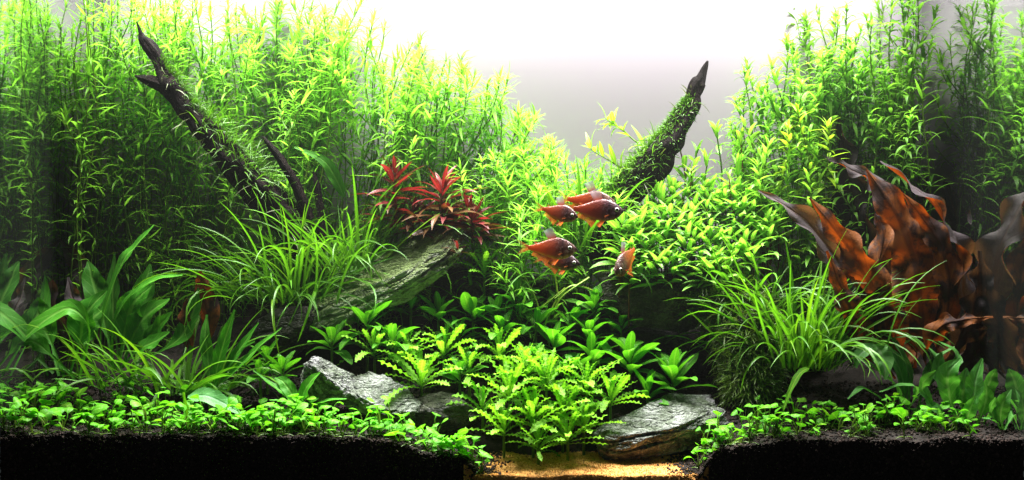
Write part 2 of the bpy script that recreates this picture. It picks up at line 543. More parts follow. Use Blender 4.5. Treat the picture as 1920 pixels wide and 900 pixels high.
# ------------------------------------------------------------------ the tank
def sheet(name, mat, fn, x0, x1, y0, y1, nx, ny, skirt=None, kind="structure"):
    xs = np.linspace(x0, x1, nx + 1); ys = np.linspace(y0, y1, ny + 1)
    V = [(x, y, fn(x, y)) for x in xs for y in ys]
    mb = MB(); mb.add(V, grid_faces(nx, ny)[:, ::1])
    if skirt is not None:
        n = 6
        V = []
        for x in xs:
            top = fn(x, y0)
            for k in range(n + 1): V.append((x, y0 + (0.0006 * math.sin(k) if 0 < k else 0), top + (skirt - top) * k / n))
        mb.add(V, grid_faces(nx, n))
    return obj(name, mb.mesh(name, mat), kind=kind)


ZB = -0.03
sheet("soil_bed", M['soil'], ground, -.3595, .3595, .0, BACK - .001, 220, 70, skirt=ZB)


def sand_top(x, y):
    e = min(max((x + .030 + .006 * noise.noise((y * 80, 1, 1))) / .010, 0), 1) * min(max((.133 + .006 * noise.noise((y * 80, 7, 1)) - x) / .010, 0), 1)
    return sand_z(x, y) * e + (1 - e) * (ground(x, y) - .003)


sheet("sand_path", M['sand'], sand_top, -.034, .138, -.0012, .06, 160, 60, skirt=ZB)


def plate(name, mat, corners, kind="structure", thick=None):
    mb = MB(); c = [np.array(q, float) for q in corners]
    if thick is None:
        mb.add(c, np.array([[0, 1, 2, 3]]), [(0, 0), (1, 0), (1, 1), (0, 1)])
    else:
        t = np.array(thick)
        v = c + [q + t for q in c]
        mb.add(v, np.array([[0, 1, 2, 3], [7, 6, 5, 4], [0, 4, 5, 1], [1, 5, 6, 2], [2, 6, 7, 3], [3, 7, 4, 0]]))
    return obj(name, mb.mesh(name, mat, smooth=False), kind=kind)


TOP = SURF + .03
plate("backdrop", M['backdrop'], [(-.45, BACK, ZB), (.45, BACK, ZB), (.45, BACK, TOP), (-.45, BACK, TOP)], thick=(0, .006, 0))
plate("side_wall_left", M['side'], [(-.36, 0, ZB), (-.36, BACK, ZB), (-.36, BACK, TOP), (-.36, 0, TOP)], thick=(-.006, 0, 0))
plate("side_wall_right", M['side'], [(.36, BACK, ZB), (.36, 0, ZB), (.36, 0, TOP), (.36, BACK, TOP)], thick=(.006, 0, 0))
plate("water_surface", M['surface'], [(-.36, 0, SURF), (.36, 0, SURF), (.36, BACK, SURF), (-.36, BACK, SURF)])

# the water itself: faintly milky, it veils what lies deeper in the tank
wm, wnt, wout = new_mat("water")
wv = wnt.nodes.new("ShaderNodeVolumePrincipled")
wv.inputs["Color"].default_value = (.86, .93, .86, 1); wv.inputs["Density"].default_value = WATER_DENSITY
wv.inputs["Anisotropy"].default_value = .2
wnt.links.new(wv.outputs[0], wout.inputs["Volume"])
wb = MB(); x_, y0_, y1_, z0_, z1_ = .3592, -.02, BACK - .0006, ZB - .002, SURF - .0006
wb.add([(-x_, y0_, z0_), (x_, y0_, z0_), (x_, y1_, z0_), (-x_, y1_, z0_), (-x_, y0_, z1_), (x_, y0_, z1_), (x_, y1_, z1_), (-x_, y1_, z1_)],
       np.array([[0, 3, 2, 1], [4, 5, 6, 7], [0, 1, 5, 4], [1, 2, 6, 5], [2, 3, 7, 6], [3, 0, 4, 7]]))
obj("water", wb.mesh("water", wm, smooth=False), kind="stuff")

# ------------------------------------------------------------------ soil granules and sand grains (stuff)
ICO = None
def ico_tpl():
    p = (1 + 5 ** .5) / 2
    v = np.array([(-1, p, 0), (1, p, 0), (-1, -p, 0), (1, -p, 0), (0, -1, p), (0, 1, p), (0, -1, -p), (0, 1, -p), (p, 0, -1), (p, 0, 1), (-p, 0, -1), (-p, 0, 1)], float)
    v /= np.linalg.norm(v[0])
    f = np.array([(0, 11, 5), (0, 5, 1), (0, 1, 7), (0, 7, 10), (0, 10, 11), (1, 5, 9), (5, 11, 4), (11, 10, 2), (10, 7, 6), (7, 1, 8), (3, 9, 4), (3, 4, 2), (3, 2, 6), (3, 6, 8), (3, 8, 9), (4, 9, 5), (2, 4, 11), (6, 2, 10), (8, 6, 7), (9, 8, 1)])
    return v, f, np.zeros((12, 2))


ICO = ico_tpl()
OCT = (np.array([(1, 0, 0), (-1, 0, 0), (0, 1, 0), (0, -1, 0), (0, 0, 1), (0, 0, -1)], float),
       np.array([(0, 2, 4), (2, 1, 4), (1, 3, 4), (3, 0, 4), (2, 0, 5), (1, 2, 5), (3, 1, 5), (0, 3, 5)]), np.zeros((6, 2)))


def rand_rot(n):
    return rot_mats(rng.uniform(0, 6.28, n), rng.uniform(-1.5, 1.5, n), rng.uniform(0, 6.28, n))


pos, scl = [], []
for k in range(9500):                       # the cut face of the soil against the front pane
    x = rng.uniform(-.36, .36)
    if -.026 < x < .132: continue
    h = ground(x, 0)
    z = rng.uniform(-.004, h + .0005)
    pos.append((x, rng.uniform(-.0004, .0010), z)); scl.append(rng.uniform(.0009, .0016))
for k in range(9000):                       # its top
    x = rng.uniform(-.36, .36); y = rng.uniform(0, .10) ** 1.0
    if -.028 < x < .132 and y < .045: continue
    pos.append((x, y, ground(x, y) + rng.uniform(-.0004, .0006))); scl.append(rng.uniform(.0009, .0017))
for k in range(1400):                       # stray grains on the sand edge
    x = rng.choice([-.026, .130]) + rng.normal(0, .009); y = rng.uniform(-.0006, .04)
    pos.append((x, y, max(ground(x, y), sand_z(x, y)) + .0004)); scl.append(rng.uniform(.0006, .0013))
n = len(pos)
s3 = np.array(scl)[:, None] * rng.uniform(.7, 1.15, (n, 3))
obj("soil_granules", MB().inst(ICO, np.array(pos), rand_rot(n), s3, rng.uniform(.55, 1.75, (n, 1)) ** 2 * np.array([[1, .93, .9]])).mesh("soil_granules", M['soil'], smooth=False), kind="stuff")
pos = []
for k in range(9000):
    x = rng.uniform(-.028, .131); y = rng.uniform(-.001, .05) if k % 3 else rng.uniform(-.0014, .0006)
    z = sand_z(x, y) if k % 3 or k % 2 else rng.uniform(-.002, sand_z(x, 0))
    pos.append((x, y if z > sand_z(x, 0) - .0006 else rng.uniform(-.0016, -.0010), z + rng.uniform(0, .0003)))
n = len(pos)
tn = rng.uniform(.6, 1.35, (n, 1)) * np.ones((1, 3)); dk = rng.random(n) < .07; tn[dk] = (.18, .12, .10)
obj("sand_grains", MB().inst(OCT, np.array(pos), rand_rot(n), rng.uniform(.00025, .00062, n)[:, None] * rng.uniform(.7, 1.2, (n, 3)), tn).mesh("sand_grains", M['sand'], smooth=False), kind="stuff")


# ------------------------------------------------------------------ rocks
def rock(name, label, ctr, U, V_, W_, seed, mat, nplanes=16, strata=.05, rough=.07, sub=5):
    """angular boulder: a ball clipped by planes, in the axes U, V, W (half lengths), with ledges across W"""
    import bmesh
    bm = bmesh.new(); bmesh.ops.create_icosphere(bm, subdivisions=sub, radius=1.0)
    r = np.random.default_rng(seed)
    dirs = np.array([v.co[:] for v in bm.verts]); dirs /= np.linalg.norm(dirs, axis=1)[:, None]
    nn = r.normal(size=(nplanes, 3)); nn /= np.linalg.norm(nn, axis=1)[:, None]
    nn = np.vstack([nn, [[0, 0, 1], [0, 0, -1], [1, 0, 0], [-1, 0, 0], [0, 1, 0], [0, -1, 0]]])
    dd = np.concatenate([r.uniform(.72, .98, nplanes), [.8, .8, .97, .97, .9, .9]])
    den = dirs @ nn.T
    rad = np.min(np.where(den > 1e-3, dd / np.maximum(den, 1e-3), 9), axis=1)
    rad = np.minimum(rad, 1.15)
    U, V_, W_ = np.array(U), np.array(V_), np.array(W_)
    c = np.array(ctr)
    out = []
    for d, q in zip(dirs, rad):
        p = d * q
        s = seed * 3.7
        lay = p[2] * 3.2 + .9 * noise.noise((p[0] * 1.4 + s, p[1] * 1.4, p[2])) 
        fr = lay - math.floor(lay)
        led = (min(fr, .25) / .25 - 1) if fr < .25 else 0
        n1 = noise.fractal((p[0] * 1.7 + s, p[1] * 1.7, p[2] * 1.7), 1.0, 2.0, 5)
        n2 = noise.noise((p[0] * 9 + s, p[1] * 9, p[2] * 12))
        n3 = noise.ridged_multi_fractal((p[0] * 2.2 + s, p[1] * 3.0, p[2] * 3.5 + p[0] * .8), .9, 2.1, 5, 1.0, 2.0)
        k = 1 + strata * led * (1.3 - abs(d[2])) + rough * n1 + rough * .5 * n2 - rough * .75 * (n3 - 1.0)
        p = p * k
        out.append(c + U * p[0] + V_ * p[1] + W_ * p[2])
    me = bpy.data.meshes.new(name)
    for v, p in zip(bm.verts, out): v.co = p
    bm.to_mesh(me); bm.free()
    me.polygons.foreach_set("use_smooth", np.ones(len(me.polygons), bool))
    me.materials.append(mat)
    a = me.attributes.new("tint", 'FLOAT_COLOR', 'POINT')
    a.data.foreach_set("color", np.ones(len(me.vertices) * 4, np.float32))
    o = obj(name, me, label=label, cat="rock")
    return o


def axes(ang, tilt, yaw=0.):
    """long axis rising by ang in the picture plane, top face tipped toward the viewer by tilt"""
    m = Matrix.Rotation(R_(yaw), 3, 'Z') @ Matrix.Rotation(-R_(ang), 3, 'Y') @ Matrix.Rotation(R_(tilt), 3, 'X')
    return [np.array(m.col[i]) for i in range(3)]


def put_rock(name, label, px, py, Y, hl, hd, ht, ang, tilt, yaw, seed, mat, **kw):
    u, v, w = axes(ang, tilt, yaw)
    return rock(name, label, P(px, py, Y), u * hl, v * hd, w * ht, seed, mat, **kw)


put_rock("slab_rock", "long mossy grey slab leaning diagonally beneath the red plants", 716, 533, .106, .069, .024, .014, 31, 40, 0, 5, M['slab'], nplanes=7, strata=.16, rough=.08, sub=6)
put_rock("grey_rock", "knobbly grey rock standing upright beside the round-leaved carpet", 612, 722, .050, .022, .018, .020, -25, 30, 10, 11, M['grey'], strata=.14, rough=.10, sub=6)
put_rock("grey_rock", "low white-streaked grey rock under the ruffled rosettes", 712, 752, .047, .030, .020, .013, -14, 32, -8, 23, M['grey'], strata=.16, rough=.10, sub=6)
put_rock("grey_rock", "pale layered grey rock lying on the orange sand", 1232, 800, .046, .050, .026, .018, 13, 30, 8, 31, M['grey'], nplanes=10, strata=.16, rough=.08, sub=6)
put_rock("dark_rock", "dark brown rock under the yellow-green rosette beside the sand", 835, 775, .052, .030, .018, .016, -8, 20, 0, 41, M['darkrock'])
put_rock("dark_rock", "dark mossy rock below the small ruffled rosette near the slab", 890, 552, .140, .034, .024, .030, -22, 25, 0, 43, M['darkrock'])
put_rock("dark_rock", "dark rock in the middle under the fish", 1015, 575, .150, .042, .024, .028, -16, 20, 0, 47, M['darkrock'])
put_rock("dark_rock", "black boulder over the cave mouth under the yellow-green plants", 1238, 562, .114, .050, .026, .026, -6, 5, 0, 53, M['darkrock'])
put_rock("dark_rock", "flat dark ledge rock behind the broad-leaved plants", 1180, 632, .125, .048, .022, .012, -9, 22, 0, 59, M['darkrock'])
put_rock("dark_rock", "dark rock half buried behind the grass clump and slab foot", 545, 618, .115, .034, .02, .022, 10, 20, 0, 61, M['darkrock'])


# ------------------------------------------------------------------ driftwood with moss
def path_px(rows):
    return np.array([[*P(a, b, y)] for a, b, y, _ in rows]), np.array([[r * K * (D + y) / D] for _, _, y, r in rows])


def branch(rows, n, sides, bark, seed):
    p, r = path_px(rows)
    q = smooth_path(np.hstack([p, r]), n)
    mb = MB(); tube(mb, q[:, :3], np.maximum(q[:, 3], .0004), sides, bark, seed)
    return mb, q


def strands(mb, q, t0, t1, n, L, up, out, seed, tints, spread=1.0, wd=.0007, side=None):
    """moss strands rooted on a branch path q between parameters t0 and t1"""
    r = np.random.default_rng(seed)
    tp = leaf_tpl('strap', 1, 1, 3, 1, bend=-.9, fold=0)
    i = r.uniform(t0, t1, n) * (len(q) - 1); k = np.clip(i.astype(int), 0, len(q) - 2); f = (i - k)[:, None]
    c = q[k] * (1 - f) + q[k + 1] * f
    az = r.uniform(0, 6.28, n) if side is None else r.normal(side, spread, n)
    el = r.normal(up, .6, n)
    d = np.stack([np.cos(el) * np.cos(az), np.cos(el) * np.sin(az), np.sin(el)], 1)
    pos = c[:, :3] + d * c[:, 3:4] * out
    ln = L * r.uniform(.35, 1.25, n)
    az2 = az + r.normal(0, .7, n); el2 = el + r.normal(0, .5, n)
    mb.inst(tp, pos, rot_mats(az2, el2, r.uniform(-1, 1, n)), np.stack([ln, np.full(n, wd), ln], 1), r.uniform(.6, 1.3, (n, 1)) * np.array([tints]))


rowsL = [(256, 40, .118, 1.2), (264, 62, .118, 4), (270, 76, .118, 10), (289, 100, .117, 13), (304, 132, .116, 12), (322, 162, .115, 19), (350, 200, .114, 17), (392, 252, .113, 21), (438, 305, .114, 24), (482, 352, .118, 27), (535, 410, .125, 28), (585, 480, .13, 30)]
mb, qL = branch(rowsL, 150, 24, .55, 3)
dl = obj("driftwood", mb.mesh("driftwood", M['wood']), label="dark forked driftwood branch leaning up to the left through the tall stems", cat="driftwood")
mb, _ = branch([(350, 195, .115, 10), (322, 170, .114, 17), (296, 157, .113, 12), (272, 149, .112, 8), (252, 142, .112, 1.5)], 30, 14, .4, 9)
obj("side_branch", mb.mesh("side_branch", M['wood']), dl)
mb, _ = branch([(492, 255, .118, 1.5), (506, 273, .118, 6), (528, 302, .119, 8), (556, 350, .122, 9), (580, 410, .126, 12)], 34, 12, .4, 15)
obj("side_branch", mb.mesh("side_branch", M['wood']), dl)
mb, _ = branch([(588, 322, .126, 2), (595, 350, .126, 6), (602, 400, .127, 8), (605, 450, .128, 12)], 24, 10, .4, 19)
obj("side_branch", mb.mesh("side_branch", M['wood']), dl)
mb = MB()
strands(mb, qL, .34, .80, 2400, .008, .9, .95, 4, (.8, .85, .7), side=.5, spread=1.0, wd=.0006)
strands(mb, qL, .6, .97, 700, .022, .4, .95, 5, (1, 1, .9), side=.2, spread=1.4, wd=.0008)
obj("moss", mb.mesh("moss", M['moss']), dl, kind="stuff")
mb = MB()
strands(mb, qL, .3, .95, 60, .022, -.3, 1.0, 6, (.8, .9, .7), side=-1.5, spread=1.2, wd=.0007)
obj("loose_root", mb.mesh("loose_root", M['root']), dl, kind="stuff")

rowsR = [(1327, 114, .152, 1.5), (1322, 126, .152, 5), (1314, 146, .151, 8), (1308, 156, .151, 12), (1301, 176, .151, 12), (1298, 194, .150, 14), (1282, 216, .149, 17), (1261, 250, .147, 21), (1236, 287, .144, 25), (1205, 328, .142, 28), (1172, 375, .142, 30), (1145, 430, .144, 30), (1125, 490, .146, 30)]
mb, qR = branch(rowsR, 150, 24, .55, 33)
dr = obj("driftwood", mb.mesh("driftwood", M['wood']), label="dark pointed driftwood branch wrapped in moss, rising against the white backdrop", cat="driftwood")
mb = MB()
strands(mb, qR, .40, .85, 4200, .0055, .75, .95, 34, (.9, .95, .8), side=3.0, spread=.9, wd=.0006)
strands(mb, qR, .45, .95, 900, .007, .2, 1.0, 35, (.8, .9, .8), wd=.0007)
strands(mb, qR, .66, .98, 900, .016, .8, 1.0, 36, (1.2, 1.15, .9), side=2.6, spread=1.3, wd=.0008)
obj("moss", mb.mesh("moss", M['moss']), dr, kind="stuff")
mb = MB()
strands(mb, qR, .3, .9, 45, .012, .2, 1.02, 37, (.75, .85, .6), wd=.0008)
obj("loose_root", mb.mesh("loose_root", M['root']), dr, kind="stuff")


# ------------------------------------------------------------------ plants made of stems
def bez(a, b, c, n):
    t = np.linspace(0, 1, n)[:, None]
    return (1 - t) ** 2 * a + 2 * t * (1 - t) * b + t * t * c


def stem_curve(base, top, bulge, rs, n=24):
    mid = (base + top) / 2 + bulge
    p = bez(base, mid, top, n)
    L = np.linalg.norm(top - base)
    w = np.linspace(0, 1, n) * (1 - np.linspace(0, 1, n) * .4)
    f1, f2, a1, a2 = rs.uniform(1, 2.2), rs.uniform(1, 2.2), rs.uniform(0, 6.28), rs.uniform(0, 6.28)
    p[:, 0] += .03 * L * np.sin(6.28 * f1 * np.linspace(0, 1, n) + a1) * w
    p[:, 1] += .022 * L * np.sin(6.28 * f2 * np.linspace(0, 1, n) + a2) * w
    return p


def whorl_leaves(p, rs, spacing, m, el_top, el_low, apex, keep_low, jitter=.75, Lf=1.0, crown_d=.03, first=0.0):
    """positions, rotations, sizes and distances-from-tip of the leaves along a stem path p"""
    seg = np.linalg.norm(np.diff(p, axis=0), axis=1); s = np.concatenate([[0], np.cumsum(seg)]); L = s[-1]
    d = [0.0005]
    while d[-1] < L * (1 - first):
        dd = d[-1]
        d.append(dd + spacing * (min(1, .22 + dd / crown_d * .8)) * rs.uniform(.85, 1.15))
    pos, rot, sc, dist = [], [], [], []
    ph = rs.uniform(0, 6.28)
    for k, dd in enumerate(d[:-1]):
        sp = L - dd
        i = min(max(np.searchsorted(s, sp) - 1, 0), len(p) - 2)
        f = (sp - s[i]) / seg[i]
        c = p[i] * (1 - f) + p[i + 1] * f
        T = p[min(i + 1, len(p) - 1)] - p[i]
        x, y, T = frame_of(T)
        ph += math.pi / m + rs.normal(0, .12)
        if dd > .10 and rs.random() > keep_low: continue
        q = min(1, dd / crown_d)
        el0 = el_top * (1 - q) + el_low * q
        for j in range(m):
            if rs.random() < .05: continue
            a = ph + 6.2832 * j / m + rs.normal(0, jitter * .5)
            el = el0 + rs.normal(0, jitter * .5)
            rad = x * math.cos(a) + y * math.sin(a)
            X = rad * math.cos(el) + T * math.sin(el)
            # leaves tend to level out toward the light
            Zr = np.array([0, 0, 1.]) * .7 + T * .3
            Y = np.cross(Zr, X); ny = np.linalg.norm(Y)
            Y = Y / ny if ny > 1e-3 else np.cross(T, X)
            Z = np.cross(X, Y)
            pos.append(c); rot.append(np.stack([X, Y, Z], 1)); dist.append(dd)
            sc.append((apex + (1 - apex) * min(1, dd / (crown_d * .7))) * rs.uniform(.55, 1.22) * (1 if dd < .12 else .85) * Lf)
    return np.array(pos), np.array(rot), np.array(sc), np.array(dist)


def tints_for(dist, rs, young=(1.15, 1.15, 1.0), old=(.85, .88, .9), crown=.03):
    q = np.clip(dist / crown, 0, 1)[:, None]
    return (np.array([young]) * (1 - q) + np.array([old]) * q) * rs.uniform(.8, 1.2, (len(dist), 1))


def stem_plant(name, label, group, base, top, bulge, tpls, mat, seed, spacing, m, el_top=1.1, el_low=.25, apex=.45, keep=.75, stem_r=.0008, stem_mat='stem', Lf=1., crown_d=.03, young=(1.15, 1.15, 1.0), joined=True, lmeshes=None, side_shoots=0, first=.0):
    rs = np.random.default_rng(seed)
    base, top = np.array(base), np.array(top)
    p = stem_curve(base, top, np.array(bulge), rs)
    t = thing(name, Vector(base), label, "plant", group)
    mb = MB()
    n = len(p)
    tube(mb, p, np.linspace(stem_r, stem_r * .6, n), 5, cap=False)
    paths = [(p, first)]
    for k in range(side_shoots):
        i = rs.integers(int(n * .45), int(n * .85))
        a = rs.uniform(0, 6.28); ln = rs.uniform(.025, .06)
        e = p[i] + np.array([math.cos(a) * .6, math.sin(a) * .5, .9]) * ln
        e[2] = min(e[2], SURF - .004)
        q = bez(p[i], p[i] + (e - p[i]) * .5 + np.array([math.cos(a), math.sin(a), -.3]) * ln * .2, e, 10)
        tube(mb, q, np.linspace(stem_r * .7, stem_r * .5, 10), 5, cap=False); paths.append((q, 0.0))
    obj("stem", mb.mesh("stem", M[stem_mat]), t)
    fol = MB()
    for q, fr in paths:
        pos, rot, sc, dist = whorl_leaves(q, rs, spacing, m, el_top, el_low, apex, keep, Lf=Lf, crown_d=crown_d, first=fr)
        tn = tints_for(dist, rs, young, crown=crown_d)
        if joined:
            pick = rs.integers(0, len(tpls), len(pos))
            for ti, tp in enumerate(tpls):
                w = pick == ti
                if w.any(): fol.inst(tp, pos[w], rot[w], sc[w], tn[w])
        else:
            for i in range(len(pos)):
                mt = Matrix.Translation(pos[i]) @ Matrix(rot[i].tolist()).to_4x4() @ Matrix.Scale(float(sc[i]), 4)
                obj("leaf", lmeshes[rs.integers(0, len(lmeshes))], t, mt, color=tuple(tn[i]))
    if joined and fol.n:
        obj("foliage", fol.mesh("foliage", mat), t, kind="stuff")
    return t


def interp(x, tab):
    return float(np.interp(x, [a for a, b in tab], [b for a, b in tab]))


# tall thicket on the left
TH_T = [leaf_tpl('narrow', .0205, .0025, 5, 2, bend=b, a0=.15, fold=.3, side=s, seed=i) for i, (b, s) in enumerate([(-.7, .3), (-1.0, -.35), (-.25, .15), (-1.4, .5), (.2, -.2)])]
TOPL = [(150, -40), (640, -30), (720, 5), (790, 45), (840, 85), (880, 105), (950, 165), (1000, 205), (1040, 240), (1075, 285)]
GL = "tall stems of the left thicket"


def place(px, tab):
    return next(b for a, b in tab if px < a)


def rank(py, bound):
    return "tip high" if py - bound < 45 else ("tip lower" if py - bound < 110 else "tip lowest")


LEFT_AT = [(230, "beside the left glass"), (300, "behind the driftwood's forked tip"), (380, "behind the leaning driftwood's upper half"), (460, "behind the leaning driftwood's lower half"), (540, "above the driftwood's side branch"), (620, "above the arching grass clump"), (700, "between the grass clump and the red plants"), (770, "above the taller red plant"), (840, "above the crimson-tipped plant"), (900, "above the low rust-red plant"), (960, "above the trailing fish's tail"), (1020, "above the trailing fish"), (2000, "at the edge of the backdrop gap")]
RIGHT_AT = [(1420, "beside the pointed driftwood"), (1480, "above the olive lance-leaved plants"), (1540, "above the star-tipped stems"), (1600, "above the tallest brown leaf"), (1660, "above the middle of the brown leaves"), (2000, "beside the right glass")]
MAT_AT = [(70, "in the corner by the left glass"), (150, "below the big arched leaf"), (240, "below the upright long leaf"), (330, "left of the upright yellow blade"), (400, "around the upright yellow blade"), (470, "around the fallen leaf"), (540, "below the small green sprigs"), (620, "below the knobbly grey rock"), (700, "below the low white-streaked rock"), (780, "below the spread ruffled rosette"), (850, "below the dark brown rock"), (1000, "where dark soil meets the sand"), (1370, "overhanging the sand's right end"), (1450, "right of the pale layered rock"), (1530, "below the yellowish drooping blade"), (1610, "below the tall grass clump"), (1700, "below the heart-shaped leaf"), (2000, "beside the oval-leaved corner plant")]


cnt = 0
for k in range(140):
    px = 178 + (1065 - 178) * ((k + rng.uniform(0, 1)) / 140) ** .95
    Y = (rng.uniform(.138, .214) if 230 < px < 620 else rng.uniform(.128, .214)) if px < 820 else rng.uniform(.14, .205)
    bound = interp(px, TOPL)
    rel = rng.random() ** 1.6
    py = bound + rel * (170 if px < 760 else 110) + (rng.uniform(0, 40))
    top = P(px, py, Y)
    top.z = min(top.z, SURF - .003)
    lean = (px - 430) * .22 + rng.normal(0, 42)
    bx = PX(max(px - lean, 180), Y + rng.normal(0, .006)); bx = max(bx, -.352)
    by = min(max(Y + rng.normal(0, .008), .11), BACK - .008)
    base = Vector((bx, by, ground(bx, by) - .004))
    bul = (rng.normal(0, .016), rng.normal(0, .010), .0)
    top.y = min(top.y, BACK - .012); top.x = max(top.x, -.345)
    stem_plant("stem_plant", "lime stem plant " + place(px, LEFT_AT) + ", " + rank(py, bound) + (" in front" if Y < .172 else " at back"), GL, base, top, bul, TH_T, M['thicket'], 1000 + k, .0090, 3 + k % 2, el_top=.75, el_low=.05, stem_r=.00075, side_shoots=int(rng.integers(0, 3)), Lf=rng.uniform(.85, 1.15), keep=.72, apex=.5, young=(1.2, 1.2, 1.15))

for k in range(14):
    Y = rng.uniform(.10, .214); x = -.352 + rng.random() ** 2 * .03
    top = Vector((x + abs(rng.normal(0, .006)), Y, SURF - rng.uniform(.003, .06))); base = Vector((x, Y, ground(x, Y) - .004))
    stem_plant("stem_plant", "thin green stem plant hugging the left glass, " + ("near the front" if Y < .135 else ("halfway back" if Y < .175 else "in the rear corner")) + (", short" if top.z < SURF - .032 else ", tall"), GL, base, top, (.006, 0, 0), TH_T, M['thicket'], 1300 + k, .0105, 3, el_top=.75, el_low=.05, stem_r=.00075, side_shoots=1, keep=.7)
for k in range(9):
    Y = rng.uniform(.13, .214); x = .352 - rng.random() ** 2 * .03
    top = Vector((x - abs(rng.normal(0, .006)), Y, SURF - rng.uniform(.003, .07))); base = Vector((x, Y, ground(x, Y) - .004))
    stem_plant("stem_plant", "thin green stem plant hugging the right glass, " + ("halfway back" if Y < .175 else "in the rear corner") + (", short" if top.z < SURF - .035 else ", tall"), "tall stems of the right thicket", base, top, (-.006, 0, 0), TH_T, M['hygro'], 1330 + k, .0105, 3, el_top=.75, el_low=.1, stem_r=.00075, side_shoots=1, keep=.8)
# low filler stems behind the fish
for k in range(16):
    px = 1045 + 150 * (k + rng.random()) / 16; Y = rng.uniform(.15, .21); py = rng.uniform(345, 420)
    top = P(px, py, Y); base = Vector((top.x + rng.normal(0, .006), Y, ground(top.x, Y) - .004))
    stem_plant("stem_plant", "low lime stem plant behind the fish, " + place(px, [(1090, "over the trailing fish's nose"), (1140, "over the upper pair"), (2000, "at the mossy driftwood's foot")]) + (", higher tip" if py < 380 else ", lower tip"), "low lime stems behind the fish", base, top, (.004, 0, 0), TH_T, M['thicket'], 1360 + k, .0075, 4, el_top=.75, el_low=.05, stem_r=.0007, side_shoots=2, keep=.9)

# short bright stems in front of the thicket's right end
for k, (px, py, Y) in enumerate([(905, 300, .125), (950, 325, .12), (985, 285, .13), (1010, 350, .118), (1040, 330, .125), (975, 395, .108), (1065, 300, .14), (1030, 260, .15), (1055, 365, .115), (1085, 345, .13), (1005, 420, .1)]):
    top = P(px, py, Y); bx = top.x - rng.uniform(-.004, .02); base = Vector((bx, Y, ground(bx, Y) - .004))
    stem_plant("stem_plant", "short lime stem plant " + place(px, [(935, "right of the rust-red plant"), (980, "left of the trailing fish"), (1020, "over the trailing fish's tail"), (1050, "over the trailing fish's head"), (2000, "between the fish and the backdrop gap")]) + (", higher tip" if py < 310 else (", middle tip" if py < 360 else ", lower tip")), "short lime stems above the fish", base, top, (rng.normal(0, .006), -.004, 0), TH_T, M['thicket'], 1500 + k, .0075, 4, el_top=.75, el_low=.05, stem_r=.0007, side_shoots=1, apex=.5, young=(1.2, 1.2, 1.15))

# right mass of stems with broader curved leaves
HY_T = [leaf_tpl('narrow', .0180, .0034, 5, 2, bend=b, a0=.3, fold=.25, side=s, seed=i) for i, (b, s) in enumerate([(-1.1, .2), (-1.5, -.25), (-.7, .1), (-1.9, .1)])]
TOPR = [(1360, 260), (1378, 190), (1395, 120), (1425, 75), (1470, 40), (1530, 10), (1600, -25), (1725, -30)]
for k in range(54):
    px = 1372 + (1722 - 1372) * ((k + rng.uniform(0, 1)) / 54)
    Y = rng.uniform(.14, .212)
    py = interp(px, TOPR) + rng.random() ** 1.5 * 190 + rng.uniform(0, 25)
    top = P(px, py, Y); top.z = min(top.z, SURF - .003); top.y = min(top.y, BACK - .012); top.x = min(top.x, .347)
    bpx = px + (1570 - px) * .38 + rng.normal(0, 14)
    bx = min(PX(bpx, Y), .35); by = min(max(Y + rng.normal(0, .007), .12), BACK - .008)
    base = Vector((bx, by, ground(bx, by) - .004))
    lab = "green stem plant " + place(px, RIGHT_AT) + ", " + rank(py, interp(px, TOPR)) + (" in front" if Y < .175 else " at back")
    stem_plant("stem_plant", lab, "tall stems of the right thicket", base, top, (rng.normal(0, .008), rng.normal(0, .006), 0), HY_T, M['hygro'], 2000 + k, .0080, 3, stem_r=.00085, side_shoots=int(rng.integers(0, 3)), Lf=rng.uniform(.85, 1.2), keep=.85, el_top=.8, el_low=.2, apex=.55, young=(1.15, 1.2, 1.1))

# brighter star-topped stems in front of it
ST_T = [leaf_tpl('narrow', .019, .0036, 5, 2, bend=b, a0=.05, fold=.25, seed=i) for i, b in enumerate([-.3, -.6, -.9])]
for k, (px, py, Y) in enumerate([(1505, 208, .115), (1470, 240, .122), (1545, 236, .125), (1440, 270, .125), (1500, 262, .118), (1530, 290, .12), (1475, 300, .115), (1430, 310, .118), (1510, 330, .112)]):
    top = P(px, py, Y); bx = top.x + rng.normal(0, .008); base = Vector((bx, Y, ground(bx, Y) - .004))
    stem_plant("stem_plant", "star-tipped lime stem plant left of the brown leaves, " + ("brightest and highest" if k == 0 else place(px, [(1450, "nearest the olive plants"), (1490, "left of the brightest star"), (1520, "under the brightest star"), (2000, "right of the brightest star")]) + (", upper" if py < 265 else (", middle" if py < 305 else ", lower"))), "star-tipped lime stems", base, top, (rng.normal(0, .006), 0, 0), ST_T, M['lime'] if k < 3 else M['hygro'], 2300 + k, .008, 3, stem_r=.0008, el_low=.2, apex=.55, young=(1.2, 1.15, 1))

# shoots that lean out into the gap
for k, (b, e, lab) in enumerate([((1250, 300, .15), (1138, 222, .15), "pale lime shoot reaching left from the mossy driftwood into the gap"),
                                 ((1200, 330, .145), (1108, 278, .14), "small lime shoot below the leaning shoot in the backdrop gap")]):
    a, c = P(*b), P(*e)
    stem_plant("leaning_shoot", lab, None, a, c, (.0, 0, -.004), ST_T, M['lime'], 2400 + k, .0075, 3, stem_r=.0008, el_top=.5, el_low=.6, apex=.8, crown_d=.02, Lf=1.0)

